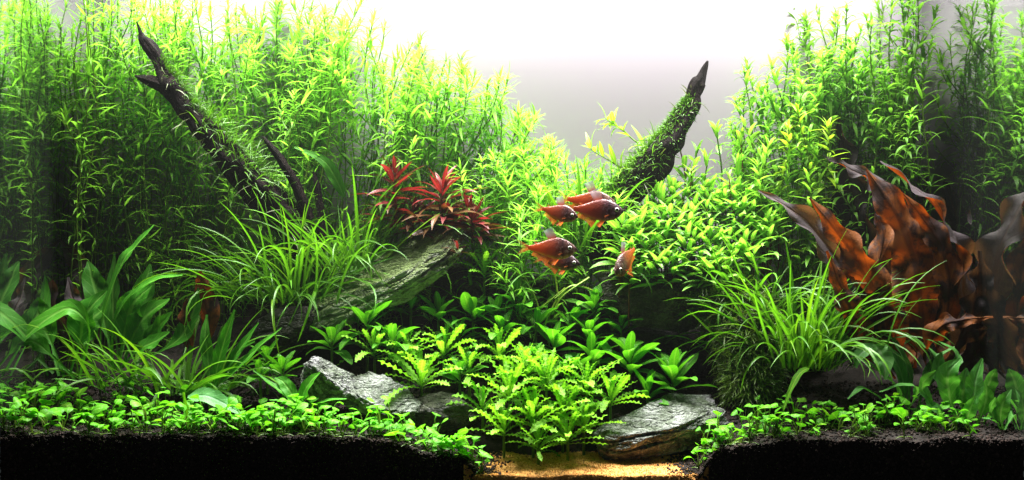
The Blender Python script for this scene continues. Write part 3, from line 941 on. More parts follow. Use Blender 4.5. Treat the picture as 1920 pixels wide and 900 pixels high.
# mid-height reddish-tipped plants behind the yellow-green bed (leaves as pieces)
YG_M = [tpl_mesh("leaf", leaf_tpl('lance', .0200, .0042, 6, 2, bend=b, a0=.15, fold=.22, side=s, seed=i), M['yellowgreen']) for i, (b, s) in enumerate([(-.6, .1), (-.9, -.15), (-.35, .1), (-1.2, 0)])]
k = 0
for px, py, Y in [(1275, 262, .150), (1310, 285, .145), (1350, 240, .155), (1395, 250, .150), (1330, 300, .135), (1385, 300, .14), (1290, 320, .135), (1420, 330, .13), (1255, 345, .135), (1365, 335, .13), (1225, 350, .14), (1170, 330, .155), (1145, 355, .15), (1110, 350, .16), (1430, 285, .14)]:
    top = P(px, py, Y); bx = top.x + rng.normal(0, .008); base = Vector((bx, Y, ground(bx, Y) - .004))
    p = stem_plant("stem_plant", "olive lance-leaved plant " + place(px, [(1265, "touching the mossy driftwood"), (1300, "just right of the mossy driftwood"), (1340, "midway from driftwood to right thicket"), (1380, "left of the right thicket's edge"), (2000, "under the right thicket's edge")]) + (", upper" if py < 275 else (", middle" if py < 315 else ", lower")) if px > 1200 else "small lime lance-leaved plant at the foot of the mossy driftwood", "lance-leaved plants by the mossy driftwood", base, top, (rng.normal(0, .006), 0, 0), None, M['yellowgreen'], 2500 + k, .0095, 2, stem_r=.001, stem_mat='redstem' if k % 3 == 0 else 'stem', el_low=.35, apex=.6, crown_d=.022, joined=False, lmeshes=YG_M, young=(1.25, .95, .9) if k % 3 == 0 else (1.1, 1.1, 1), first=.35)
    k += 1

# red plants over the slab
RD_M = [tpl_mesh("leaf", leaf_tpl('lance', .025, .0040, 7, 2, bend=b, a0=.15, fold=.25, side=s, ruffle=.12, freq=2.5, seed=i), M['red']) for i, (b, s) in enumerate([(-.5, .15), (-.9, -.2), (-.2, .1)])]
BZ_M = [tpl_mesh("leaf", leaf_tpl('lance', .025, .0045, 7, 2, bend=b, a0=.1, fold=.2, side=s, ruffle=.15, freq=2.5, seed=i), M['bronze']) for i, (b, s) in enumerate([(-.7, .2), (-1.1, -.2), (-.4, .1)])]


def red_plant(label, pbase, ptop, seed, nl, low_el=.05, Lf=1.):
    base, top = np.array(P(*pbase)), np.array(P(*ptop))
    rs = np.random.default_rng(seed)
    t = thing("red_plant", Vector(base), label, "plant")
    p = stem_curve(base, top, np.zeros(3), rs)
    mb = MB(); tube(mb, p, np.linspace(.0013, .0009, len(p)), 6, cap=False); obj("stem", mb.mesh("stem", M['redstem']), t)
    for i in range(nl):
        f = i / nl
        d = f ** 1.1
        c = p[int((1 - d * .85) * (len(p) - 1))]
        az = i * 2.4 + rs.normal(0, .25)
        el = 1.25 * (1 - min(1, f * 2.6)) + low_el + rs.normal(0, .15)
        young = f < .40
        me = (RD_M if young or rs.random() < .3 else BZ_M)[rs.integers(0, 3)]
        s = (.55 + .5 * min(1, f * 3)) * rs.uniform(.85, 1.15) * Lf
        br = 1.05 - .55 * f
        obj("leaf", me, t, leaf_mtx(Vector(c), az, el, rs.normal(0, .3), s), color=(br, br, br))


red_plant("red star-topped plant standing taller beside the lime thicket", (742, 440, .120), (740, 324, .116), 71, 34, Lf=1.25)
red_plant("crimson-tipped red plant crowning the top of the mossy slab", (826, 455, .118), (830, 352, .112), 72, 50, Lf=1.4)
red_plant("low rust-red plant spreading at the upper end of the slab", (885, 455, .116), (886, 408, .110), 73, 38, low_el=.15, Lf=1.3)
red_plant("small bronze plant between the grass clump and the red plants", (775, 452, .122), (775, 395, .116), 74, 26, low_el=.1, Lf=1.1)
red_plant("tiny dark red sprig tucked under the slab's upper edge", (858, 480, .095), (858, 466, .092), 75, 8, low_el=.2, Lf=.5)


# ------------------------------------------------------------------ grass clumps
def blades_mesh(kind_mat, seed, L=.06, Wd=.0030):
    out = []
    for i, (b, s, tw) in enumerate([(-.6, .1, .2), (-1.1, -.2, -.3), (-1.7, .15, .5), (-2.3, -.1, .2), (-.25, .05, .8), (-2.9, .2, -.3)]):
        out.append(tpl_mesh("blade", leaf_tpl('strap', L, Wd, 10, 2, bend=b, a0=0, fold=.35, side=s, twist=tw, seed=seed + i), kind_mat))
    return out


GR_M = blades_mesh(M['grass'], 1)


def grass_clump(label, px, py, Y, n, seed, hmin, hmax, spread, rad=(.02, .012), aim=None, wscale=1., lie=.55, droop=2.4):
    rs = np.random.default_rng(seed)
    b = P(px, py, Y)
    t = thing("grass_clump", b, label, "grass clump")
    for i in range(n):
        ox, oy = rs.normal(0, rad[0]), rs.normal(0, rad[1])
        f = rs.random() ** lie
        el = math.pi / 2 - f * spread + rs.normal(0, .06)
        az = math.atan2(oy * 1.1 + rs.normal(0, .006), ox + rs.normal(0, .009))
        L = rs.uniform(hmin, hmax) * (1 - .15 * f)
        k = int(np.clip(rs.normal(1.0 + droop * f, 1.2), 0, 5))
        gx, gy = b.x + ox, b.y + oy
        z = b.z + rs.uniform(-.004, .003)
        c = rs.uniform(.75, 1.25)
        yl = rs.random() < .12
        obj("blade", GR_M[k], t, leaf_mtx(Vector((gx, gy, z)), az, el, rs.normal(0, .35), L / .06, wscale * rs.uniform(.75, 1.15)), color=(c * (1.6 if yl else 1), c * (1.25 if yl else 1), c))
    return t


grass_clump("arching dark green grass clump on the slope left of the mossy slab", 545, 560, .118, 285, 81, .045, .10, 1.25, rad=(.024, .014), wscale=.56, lie=.8)
grass_clump("upright grass tuft at the foot of the leaning driftwood, beside the slab", 655, 505, .120, 150, 82, .05, .095, .95, rad=(.022, .010), wscale=.56)
grass_clump("tall arching grass clump in front of the brown wavy leaves", 1500, 685, .078, 298, 83, .05, .112, .85, rad=(.021, .012), wscale=.54, lie=1.0, droop=1.5)
grass_clump("short grass tuft beside the drooping moss on the right", 1425, 580, .095, 55, 84, .04, .08, 1.0, rad=(.012, .008), wscale=.68)
grass_clump("fan of grass blades in the left carpet", 335, 735, .062, 75, 85, .045, .085, 1.1, rad=(.020, .009), wscale=1.25)
grass_clump("thin grass tuft leaning beside the left broad leaves", 250, 720, .07, 34, 86, .04, .075, 1.2, rad=(.02, .008))
grass_clump("fine upright grass tuft behind the two upper fish", 1090, 470, .135, 60, 87, .045, .085, .55, rad=(.022, .008))
grass_clump("loose grass tuft behind the facing fish and dark rock", 1110, 515, .115, 40, 88, .035, .06, 1.3, rad=(.03, .008))


# ------------------------------------------------------------------ ruffled rosettes and broad-leaved rosettes
DO_M = [tpl_mesh("leaf", leaf_tpl('downoi', .0240, .0036, 30, 4, bend=b, a0=.1, fold=.15, ruffle=.45, freq=f, side=s, seed=i), M['downoi']) for i, (b, f, s) in enumerate([(-.5, 8, .15), (-.8, 9, -.2), (-.25, 7.5, .1), (-1.2, 8.5, .1)])]
SG_M = [tpl_mesh("leaf", leaf_tpl('spoon', .0205, .0068, 8, 4, bend=b, a0=.2, fold=.22, ruffle=.08, freq=2, side=s, seed=i), M['stauro']) for i, (b, s) in enumerate([(-.6, .1), (-.95, -.15), (-.35, .05), (-1.25, .1)])]


def rosette(name, label, group, px, py, Y, n, meshes, seed, scale=1., el0=1.2, el1=.15, stemh=.008, tint=1., mat='stem', sr=1.):
    """px, py: heart of the rosette in the picture"""
    rs = np.random.default_rng(seed)
    h = P(px, py, Y)
    b = h.copy(); b.z -= stemh
    t = thing(name, b, label, "plant", group)
    g = ground(b.x, b.y + .004)
    low = np.array((b.x, b.y + .004, min(b.z, max(g - .004, b.z - .03))))
    p = bez(low, (low + np.array(h)) / 2, np.array(h), 8)
    mb = MB(); tube(mb, p, np.linspace(.0014, .0009, 8) * sr, 6, cap=False); obj("stem", mb.mesh("stem", M[mat]), t)
    for i in range(n):
        f = (i + .5) / n
        c = np.array(h) - np.array([0, 0, stemh * .9 * f])
        az = i * 2.39996 + rs.normal(0, .2)
        el = el0 * (1 - f) ** .9 + el1 * f + rs.normal(0, .1)
        s = scale * (.62 + .45 * min(1, f * 2.)) * rs.uniform(.88, 1.12)
        q = tint * rs.uniform(.85, 1.15) * (1.12 - .2 * f)
        obj("leaf", meshes[rs.integers(0, len(meshes))], t, leaf_mtx(Vector(c), az, el, rs.normal(0, .25), s), color=(q, q, q))
    return t


# yellow-green bed: a rounded bush of short leafy shoots
YB = "yellow-green lance-leaved bed"
BED_AT = [(1180, "just beside the facing fish"), (1240, "in front of the mossy driftwood's foot"), (1300, "over the black boulder"), (1360, "over the drooping moss"), (1420, "left of the tall grass tips"), (2000, "touching the longest grey-brown leaf")]
bi = 0
for row, (y0, Y, n_, xa, xb) in enumerate([(352, .140, 8, 1250, 1450), (370, .131, 12, 1195, 1462), (394, .121, 14, 1165, 1470), (420, .112, 14, 1150, 1465), (446, .103, 13, 1150, 1450), (472, .096, 11, 1150, 1420), (498, .091, 8, 1165, 1380)]):
    for i in range(n_):
        px = xa + (xb - xa) * (i + rng.uniform(.1, .9)) / n_
        if row < 3: edge = ((px - 1350) / 160) ** 2 * 16
        else: edge = 0
        lab = "yellow-green lance-leaved shoot " + place(px, BED_AT) + (", on the bush's crest" if row < 2 else (", mid bush" if row < 5 else ", on its lower fringe"))
        rosette("leafy_shoot", lab, YB, px, y0 + edge + rng.uniform(-12, 12), Y + rng.uniform(-.004, .004), 13, YG_M, 2600 + bi, 1.18 * rng.uniform(.85, 1.15), el0=1.05, el1=-.1, stemh=.020, tint=1.0 if rng.random() > .12 else 1.25, sr=.55, mat='redstem')
        bi += 1


GD = "ruffled lime rosettes"
for k, (px, py, Y, n_, s, lab) in enumerate([
    (908, 505, .115, 15, 1.0, "small ruffled lime rosette on the dark rock under the slab's upper end"),
    (702, 655, .082, 16, 1.1, "ruffled green rosette at the lower foot of the slab"),
    (790, 712, .058, 20, 1.25, "spread ruffled lime rosette above the dark brown rock"),
    (832, 655, .085, 20, 1.15, "ruffled lime rosette behind the one above the brown rock"),
    (938, 660, .080, 19, 1.15, "ruffled lime rosette under the oval-leaved tip, mid centre"),
    (1025, 715, .050, 24, 1.3, "tallest ruffled lime rosette in the heap on the sand"),
    (955, 735, .050, 22, 1.2, "ruffled lime rosette on the left of the sand heap"),
    (1100, 725, .055, 22, 1.15, "ruffled lime rosette on the right rear of the sand heap"),
    (1145, 745, .048, 18, 1.05, "ruffled lime rosette above the pale layered rock"),
    (1000, 785, .030, 22, 1.1, "low ruffled lime rosette in the middle of the sand heap"),
    (945, 800, .028, 18, 1.0, "low ruffled rosette at the left foot of the sand heap"),
    (1065, 815, .022, 20, 1.05, "front ruffled rosette spilling onto the orange sand"),
    (1010, 830, .018, 14, .8, "small ruffled rosette touching the sand in front"),
    (880, 690, .07, 14, .95, "ruffled rosette between the brown rock and the sand heap"),
    (1055, 770, .036, 18, 1.1, "ruffled rosette at the right shoulder of the sand heap"),
    (905, 765, .046, 14, .95, "ruffled rosette at the left shoulder of the sand heap"),
    (985, 690, .062, 16, 1.0, "ruffled rosette directly behind the tallest one"),
    (1095, 790, .032, 14, .95, "ruffled rosette beside the left end of the pale layered rock"),
    (765, 660, .078, 14, .95, "ruffled rosette between the slab foot and the spread rosette"),
]):
    rosette("ruffled_rosette", lab, GD, px, py, Y, n_ + 3, DO_M, 300 + k, s * 1.18, el0=1.35, el1=.05, stemh=.008)

GS = "broad-leaved green rosettes"
for k, (px, py, Y, n_, s, lab) in enumerate([
    (688, 603, .090, 11, 1.05, "broad-leaved green rosette in front of the slab's lower face"),
    (622, 640, .085, 9, .95, "broad-leaved green sprig left of the slab foot"),
    (738, 640, .082, 10, 1.0, "broad-leaved rosette right of the slab foot behind the ruffled ones"),
    (822, 585, .105, 10, .85, "dim broad-leaved rosette in the shade under the slab"),
    (888, 585, .100, 12, 1.0, "broad-leaved rosette right of the shaded one under the slab"),
    (968, 562, .105, 13, 1.1, "tall broad-leaved rosette on a bare stem in the centre"),
    (940, 618, .090, 8, .95, "broad-leaved sprig with an oval tip above the lime rosettes"),
    (930, 585, .102, 9, .85, "small broad-leaved rosette behind the oval-tipped sprig"),
    (1115, 575, .105, 12, 1.0, "broad-leaved rosette by the cave mouth on the dark rock"),
    (1148, 570, .112, 8, .8, "small broad-leaved sprig touching the cave-mouth rosette"),
    (1038, 640, .085, 12, .9, "broad-leaved rosette behind the tallest ruffled one"),
    (1105, 625, .090, 10, .95, "broad-leaved rosette below the cave-mouth rosette"),
    (1110, 665, .078, 12, 1.0, "broad-leaved rosette above the right shoulder of the sand heap"),
    (1182, 668, .078, 15, 1.15, "large broad-leaved rosette left of the rightmost one"),
    (1262, 702, .070, 13, 1.2, "rightmost broad-leaved rosette over the pale layered rock"),
    (1215, 735, .062, 9, .9, "low broad-leaved rosette just above the pale layered rock"),
    (862, 700, .066, 9, .85, "dark broad-leaved rosette between ruffled rosettes above the brown rock"),
    (1000, 668, .075, 8, .7, "small broad-leaved sprig left of the tallest ruffled rosette"),
    (500, 668, .075, 8, .75, "olive-green sprig behind the right end of the left carpet"),
    (530, 690, .065, 9, .75, "small green sprig left of the knobbly grey rock"),
    (488, 700, .06, 8, .7, "small green sprig behind the carpet's fallen leaf"),
    (770, 575, .11, 7, .7, "faint sprig hidden in the shade beneath the slab"),
    (862, 625, .094, 9, .85, "broad-leaved rosette behind the paired ruffled rosettes left of centre"),
    (1005, 605, .098, 9, .85, "broad-leaved rosette right of the tall bare-stemmed one"),
    (1068, 600, .100, 8, .8, "small broad-leaved rosette left of the cave-mouth rosette"),
    (1075, 690, .068, 9, .8, "broad-leaved rosette tucked behind the right rear ruffled one"),
    (1165, 610, .10, 8, .8, "broad-leaved rosette on the flat dark ledge rock"),
]):
    rosette("broad_leaf_rosette", lab, GS, px, py, Y, n_ + 2, SG_M, 400 + k, s * 1.3, el0=1.2, el1=.0, stemh=.009 if s < 1.1 else .016)


# ------------------------------------------------------------------ large-leaved plants, leaf by leaf
def blade_mesh(pts, width, kind, up, ruffle=0., freq=4., nseg=20, nac=6, crinkle=0., seed=0, cup=.15, stalk=0., wob=.0, fold=0., edge=1.6):
    """a leaf blade along a 3-D path; `up` is the direction its upper side faces"""
    r = np.random.default_rng(seed)
    q = smooth_path(pts, nseg + 1)
    t = np.linspace(0, 1, nseg + 1)
    tan = np.gradient(q, axis=0); tan /= np.linalg.norm(tan, axis=1)[:, None]
    up = np.array(up, float)
    tt = np.clip((t - stalk) / (1 - stalk), 0, 1)
    w = np.where(t < stalk, .0011, np.maximum(profile(kind, tt) * width / 2, .0009))
    s = np.linspace(-1, 1, nac + 1)
    p1, p2, p3 = r.uniform(0, 6.28, 3)
    V = np.zeros((nseg + 1, nac + 1, 3)); UV = np.zeros((nseg + 1, nac + 1, 2))
    for i in range(nseg + 1):
        sd = np.cross(up, tan[i]); sd /= np.linalg.norm(sd) + 1e-9
        nn = np.cross(tan[i], sd)
        a = wob * math.sin(5 * t[i] + p3)
        sd, nn = sd * math.cos(a) + nn * math.sin(a), nn * math.cos(a) - sd * math.sin(a)
        for j in range(nac + 1):
            ph = p1 if s[j] < 0 else p2
            e = abs(s[j]) ** edge
            wv = math.sin(6.283 * freq * t[i] + ph + .8 * math.sin(4 * t[i] + ph))
            z = fold * abs(s[j]) * w[i] + cup * abs(s[j]) ** 2 * w[i] + ruffle * w[i] * e * wv
            ww = w[i] * (1 + .42 * ruffle * math.cos(6.283 * freq * t[i] + ph + .5))
            if crinkle:
                z += crinkle * w[i] * noise.fractal((t[i] * 9 + seed, s[j] * 1.6, seed * .7), 1., 2., 3)
                ww *= 1 + crinkle * .8 * noise.noise((t[i] * 11 + seed * 1.3, 5. if s[j] > 0 else 9., 0)) * abs(s[j])
            V[i, j] = q[i] + sd * s[j] * ww + nn * z
            UV[i, j] = (t[i], (s[j] + 1) / 2)
    return MB().add(V.reshape(-1, 3), grid_faces(nseg, nac), UV.reshape(-1, 2))


def big_plant(name, label, base_px, leaves, mat, kind='crypt', seed=0, group=None, ruffle=.1, freq=3., cup=.2, wob=.0, stalk=.0, crinkle=.12, nseg=20, nac=6, fold=0., edge=1.6):
    """leaves: (control points in px with depth, width px, up vector, colour)"""
    b = P(*base_px)
    t = thing(name, b, label, "plant", group)
    for i, (pts, wpx, up, col) in enumerate(leaves):
        pp = [np.array(P(*q)) for q in pts]
        Y = pts[len(pts) // 2][2]
        mb = blade_mesh(pp, wpx * K * (D + Y) / D, kind, up, ruffle, freq, seed=seed * 50 + i, cup=cup, wob=wob, stalk=stalk, crinkle=crinkle, nseg=nseg, nac=nac, fold=fold, edge=edge)
        obj("leaf", mb.mesh("leaf", mat), t, color=(col,) * 3 if isinstance(col, (int, float)) else col)
    return t


F, UPV = (0, -.75, .66), (0, -.2, 1)
FL, FR = (-.5, -.7, .5), (.5, -.7, .5)
big_plant("broad_leaf_plant", "broad-leaved green plant in the left corner with a big arched leaf", (120, 715, .06), [
    ([(150, 700, .06), (168, 620, .058), (130, 578, .055), (70, 612, .050), (8, 672, .045)], 40, (-.25, -.75, .6), 1.25),
    ([(130, 705, .062), (150, 640, .065), (160, 590, .066), (200, 545, .066)], 58, F, 1.1),
    ([(120, 705, .062), (95, 640, .07), (72, 590, .072), (56, 545, .075)], 48, F, .9),
    ([(110, 705, .065), (90, 610, .08), (78, 540, .085), (66, 452, .09)], 26, FR, .8),
    ([(90, 705, .07), (60, 600, .09), (40, 520, .095), (38, 455, .10)], 30, FL, .6),
    ([(100, 700, .07), (40, 640, .075), (15, 580, .08), (2, 520, .085)], 60, FR, .6),
    ([(140, 710, .06), (90, 660, .055), (60, 640, .05), (30, 650, .045)], 34, F, .9),
    ([(150, 710, .07), (160, 640, .08), (172, 600, .085), (200, 575, .09)], 50, F, .8),
], M['crypt'], seed=1, stalk=.30, ruffle=.18)
big_plant("broad_leaf_plant", "broad-leaved green plant with one long upright leaf behind the left grass", (215, 690, .085), [
    ([(190, 680, .085), (192, 600, .085), (225, 500, .08), (255, 460, .08), (289, 421, .082)], 31, (-.6, -.6, .5), 1.25),
    ([(210, 690, .085), (215, 600, .085), (255, 545, .08), (300, 522, .075), (342, 516, .07)], 23, (0, -.5, .9), 1.3),
    ([(215, 690, .09), (195, 600, .095), (175, 530, .10), (165, 490, .105)], 46, F, .75),
    ([(220, 690, .085), (235, 620, .085), (250, 570, .085), (285, 535, .085)], 58, F, 1.0),
    ([(230, 690, .08), (250, 630, .08), (275, 590, .08), (318, 560, .08)], 50, F, .95),
    ([(225, 690, .09), (215, 610, .10), (212, 550, .11), (215, 475, .12)], 42, FL, .7),
    ([(230, 690, .085), (270, 640, .08), (300, 610, .075), (322, 585, .07)], 38, F, 1.05),
    ([(225, 690, .08), (260, 655, .07), (290, 640, .065), (318, 622, .06)], 34, F, 1.0),
    ([(220, 690, .09), (245, 600, .10), (268, 545, .105), (282, 495, .11)], 44, FR, .8),
    ([(240, 690, .08), (330, 640, .08), (360, 590, .08), (372, 540, .08)], 36, F, .85),
], M['crypt'], seed=2, stalk=.22, ruffle=.18)
big_plant("sword_leaf_plant", "narrow sword-leaved green plant between the left grass fan and the small sprigs", (400, 730, .06), [
    ([(400, 725, .06), (412, 670, .06), (425, 625, .06), (440, 580, .06)], 26, F, 1.1),
    ([(405, 725, .06), (435, 675, .055), (460, 640, .052), (485, 605, .05)], 24, (-.4, -.7, .6), 1.1),
    ([(405, 725, .06), (445, 690, .05), (485, 650, .045), (528, 615, .04)], 22, (-.3, -.6, .8), 1.15),
    ([(395, 725, .065), (390, 670, .07), (385, 630, .07), (388, 590, .075)], 24, F, .9),
    ([(400, 725, .06), (425, 690, .058), (450, 655, .055), (478, 640, .05)], 20, F, 1.),
], M['crypt'], seed=3, stalk=.05)
big_plant("sword_leaf_plant", "small sword-leaved plant with a fat upright leaf beside the knobbly grey rock", (560, 765, .035), [
    ([(562, 768, .035), (568, 740, .033), (582, 715, .031), (600, 698, .03)], 30, (-.6, -.7, .4), 1.25),
    ([(570, 765, .035), (595, 757, .030), (620, 750, .027), (650, 748, .024)], 18, UPV, 1.3),
    ([(560, 765, .035), (535, 740, .035), (515, 725, .036), (475, 695, .04)], 20, UPV, 1.2),
    ([(562, 765, .035), (545, 735, .037), (530, 715, .04), (515, 708, .042)], 26, F, 1.2),
    ([(556, 768, .033), (540, 760, .028), (525, 752, .024), (505, 750, .022)], 16, UPV, 1.1),
], M['crypt'], seed=4, stalk=.05)
big_plant("fallen_leaf", "single pale green leaf lying flat across the left carpet", (355, 742, .030), [
    ([(352, 744, .030), (385, 742, .026), (420, 756, .022), (454, 778, .018)], 34, (.1, -.75, .65), (1.5, 1.35, 2.2)),
], M['cool'], seed=5)
big_plant("grey_leaf_plant", "dull grey-brown pointed leaf behind the left broad leaves", (160, 600, .11), [
    ([(185, 640, .10), (178, 560, .11), (150, 500, .115), (112, 448, .12)], 50, (-.4, -.7, .5), 1.2),
    ([(130, 640, .09), (100, 580, .10), (92, 520, .11), (80, 480, .12)], 40, (-.6, -.6, .4), .8),
    ([(170, 640, .09), (150, 590, .09), (135, 555, .09), (128, 520, .09)], 36, (.4, -.7, .5), 1.2),
], M['brown'], seed=6, ruffle=.3)
big_plant("orange_leaf_plant", "small upright orange-brown leaf behind the left grass fan", (385, 640, .085), [
    ([(392, 640, .085), (388, 580, .085), (378, 540, .083), (376, 508, .08)], 46, (.1, .9, .3), 1.0),
    ([(360, 660, .08), (350, 620, .08), (345, 590, .08), (350, 560, .08)], 30, (.3, .9, .3), 1.0),
], M['brown'], seed=7, ruffle=.4, freq=2)

UN = (.15, .85, -.35)     # shows the orange underside
big_plant("brown_wavy_plant", "large brown plant with wavy orange-backed leaves behind the right grass clump", (1700, 715, .105), [
    ([(1640, 640, .14), (1612, 500, .15), (1600, 390, .155), (1588, 300, .155), (1573, 224, .15)], 69, (-.6, -.7, .3), .45),
    ([(1680, 690, .10), (1640, 590, .085), (1570, 485, .075), (1500, 405, .078), (1422, 357, .085)], 51, (-.45, -.35, .85), 1.0),
    ([(1690, 690, .10), (1672, 610, .07), (1620, 515, .062), (1572, 440, .064), (1518, 370, .07)], 62, (.45, .75, -.3), 1.0),
    ([(1715, 690, .10), (1728, 590, .085), (1712, 480, .082), (1678, 395, .084), (1625, 318, .09)], 100, (.1, .9, -.3), 1.0),
    ([(1660, 480, .12), (1668, 400, .12), (1640, 345, .12), (1595, 318, .12), (1538, 290, .12)], 39, (-.2, -.5, .8), 1.0),
    ([(1775, 690, .10), (1808, 580, .09), (1790, 460, .088), (1735, 372, .092), (1650, 302, .11)], 71, (.6, -.55, .6), 1.2),
    ([(1745, 690, .10), (1778, 570, .078), (1768, 470, .074), (1730, 410, .076), (1690, 360, .08)], 46, (.5, .8, -.2), .9),
    ([(1680, 710, .10), (1620, 625, .058), (1582, 550, .054), (1550, 470, .056)], 45, (.2, .85, -.35), .9),
    ([(1735, 710, .10), (1800, 630, .082), (1830, 550, .082), (1835, 470, .086)], 53, (.5, -.75, .2), .8),
    ([(1735, 710, .09), (1742, 650, .06), (1770, 608, .05), (1815, 598, .048), (1862, 594, .048)], 37, (-.2, .7, -.6), 1.1),
    ([(1860, 710, .09), (1885, 650, .06), (1905, 605, .05), (1935, 592, .05)], 46, (-.1, .8, -.5), .9),
    ([(1705, 710, .11), (1690, 640, .12), (1670, 570, .125), (1660, 490, .13)], 68, (.1, .9, -.2), .7),
    ([(1700, 710, .10), (1660, 620, .066), (1640, 540, .064), (1655, 440, .07), (1640, 400, .074)], 53, (.3, .8, -.3), 1.0),
    ([(1765, 700, .10), (1830, 600, .10), (1850, 500, .105), (1840, 400, .11), (1870, 320, .115)], 68, (.4, -.8, .3), 1.2),
    ([(1780, 710, .09), (1850, 640, .085), (1885, 560, .085), (1905, 460, .09)], 68, (.2, -.85, .3), 1.1),
    ([(1760, 700, .12), (1790, 640, .13), (1780, 570, .135), (1750, 500, .14)], 71, (.3, .8, -.2), .6),
], M['brown'], seed=8, ruffle=.52, freq=4.6, cup=.0, wob=.20, stalk=.06, crinkle=.22, nseg=56, nac=10, fold=.35, edge=2.6)
big_plant("brown_wavy_plant", "greyish brown wavy-leaved plant against the right glass", (1790, 680, .16), [
    ([(1740, 660, .16), (1770, 560, .165), (1786, 450, .17), (1776, 370, .175), (1780, 300, .18)], 53, (.3, -.8, .4), 1.2),
    ([(1700, 660, .17), (1735, 540, .175), (1722, 430, .18), (1738, 330, .19)], 53, (.4, -.8, .4), 1.1),
    ([(1780, 660, .15), (1800, 570, .15), (1812, 500, .15), (1806, 420, .15)], 45, (.5, -.7, .4), .9),
], M['brown'], seed=9, ruffle=.52, freq=4.4, cup=.0, wob=.2, stalk=.1, crinkle=.16, nseg=50, nac=8, fold=.3, edge=2.6)

# cool-green plants at the right front
big_plant("broad_leaf_plant", "low broad-leaved plant with upright oval leaves in the right corner", (1790, 800, .040), [
    ([(1795, 800, .04), (1780, 740, .038), (1778, 700, .036), (1802, 672, .034)], 46, F, 1.2),
    ([(1800, 800, .04), (1805, 745, .042), (1808, 715, .043), (1812, 690, .045)], 42, (.3, -.8, .5), 1.0),
    ([(1810, 800, .04), (1825, 745, .036), (1830, 710, .034), (1842, 672, .032)], 36, FL, 1.0),
    ([(1775, 800, .04), (1738, 745, .035), (1730, 720, .033), (1755, 695, .032)], 32, FR, 1.0),
    ([(1830, 800, .035), (1845, 765, .03), (1850, 740, .028), (1848, 720, .027)], 28, F, .9),
    ([(1815, 805, .03), (1815, 780, .026), (1822, 760, .024), (1830, 742, .023)], 26, F, 1.2),
    ([(1850, 800, .035), (1872, 770, .03), (1890, 750, .028), (1912, 740, .026)], 22, UPV, 1.1),
    ([(1840, 800, .04), (1870, 760, .04), (1895, 730, .04), (1920, 712, .04)], 24, UPV, .9),
    ([(1800, 800, .045), (1770, 720, .05), (1760, 690, .05), (1765, 660, .05)], 36, F, .8),
    ([(1845, 800, .04), (1850, 740, .04), (1858, 710, .04), (1868, 692, .04)], 36, FR, 1.0),
    ([(1780, 805, .03), (1760, 770, .03), (1745, 760, .03), (1735, 740, .03)], 22, F, .8),
], M['cool'], seed=10, stalk=.18)
big_plant("broad_leaf_plant", "small oval-leaved plant right at the right glass corner", (1880, 800, .022), [
    ([(1880, 806, .022), (1876, 778, .021), (1882, 752, .020), (1896, 730, .019)], 30, F, 1.1),
    ([(1884, 806, .022), (1898, 780, .020), (1908, 765, .019), (1922, 752, .018)], 24, UPV, 1.1),
    ([(1876, 806, .022), (1862, 780, .021), (1858, 765, .020), (1866, 745, .019)], 24, FR, 1.0),
    ([(1880, 806, .022), (1866, 792, .018), (1856, 786, .016), (1842, 784, .015)], 18, UPV, 1.1),
    ([(1884, 806, .024), (1896, 770, .026), (1904, 740, .027), (1908, 712, .028)], 30, FL, .9),
], M['cool'], seed=16, stalk=.15)
big_plant("broad_leaf_plant", "strap-leaved cool green plant arching right of the tall grass clump", (1690, 770, .060), [
    ([(1705, 770, .06), (1700, 690, .06), (1675, 640, .062), (1640, 622, .064)], 28, UPV, 1.1),
    ([(1700, 770, .06), (1760, 690, .06), (1720, 640, .062), (1680, 625, .064)], 26, UPV, .9),
    ([(1715, 770, .06), (1785, 700, .055), (1790, 660, .055), (1740, 632, .06)], 22, UPV, 1.0),
    ([(1690, 775, .055), (1680, 725, .05), (1650, 700, .048), (1622, 672, .048)], 30, UPV, 1.0),
    ([(1690, 775, .055), (1640, 740, .045), (1615, 728, .042), (1590, 748, .038)], 20, UPV, 1.1),
    ([(1700, 775, .055), (1720, 730, .045), (1690, 722, .042), (1650, 735, .038)], 18, UPV, 1.2),
    ([(1700, 770, .06), (1690, 700, .055), (1665, 660, .052), (1640, 652, .05)], 30, F, .9),
    ([(1720, 770, .06), (1740, 700, .06), (1760, 670, .06), (1790, 650, .06)], 24, UPV, .8),
], M['cool'], seed=11, stalk=.12)
big_plant("pale_leaf_plant", "single pale grey-green heart-shaped leaf hanging right of the tall grass clump", (1640, 648, .045), [
    ([(1640, 646, .046), (1650, 660, .045), (1658, 682, .042), (1660, 712, .040)], 42, (-.1, -.9, .4), (2.4, 1.5, 2.6)),
    ([(1645, 650, .05), (1625, 655, .048), (1610, 668, .047), (1605, 690, .046)], 26, (-.2, -.8, .5), (1.6, 1.2, 2.0)),
], M['cool'], kind='lance', seed=12)
big_plant("sword_leaf_plant", "deep green sword leaf beside the leaning driftwood, in front of the thicket", (615, 400, .135), [
    ([(645, 370, .13), (630, 335, .128), (605, 300, .126), (552, 276, .125)], 24, (-.3, -.6, .6), .7),
], M['crypt'], seed=13)
big_plant("yellow_blade_plant", "bright yellow-green blade standing up in the left carpet", (350, 790, .018), [
    ([(354, 800, .018), (351, 775, .018), (347, 755, .018), (344, 735, .018)], 9, F, (2.6, 1.7, 1.2)),
], M['crypt'], kind='strap', seed=14)
big_plant("yellow_blade_plant", "yellowish drooping blade at the front foot of the tall grass clump", (1475, 745, .03), [
    ([(1515, 690, .04), (1500, 700, .035), (1485, 725, .03), (1468, 770, .026)], 14, (-.5, -.7, .5), (2.4, 1.5, 1.)),
], M['crypt'], kind='strap', seed=15)

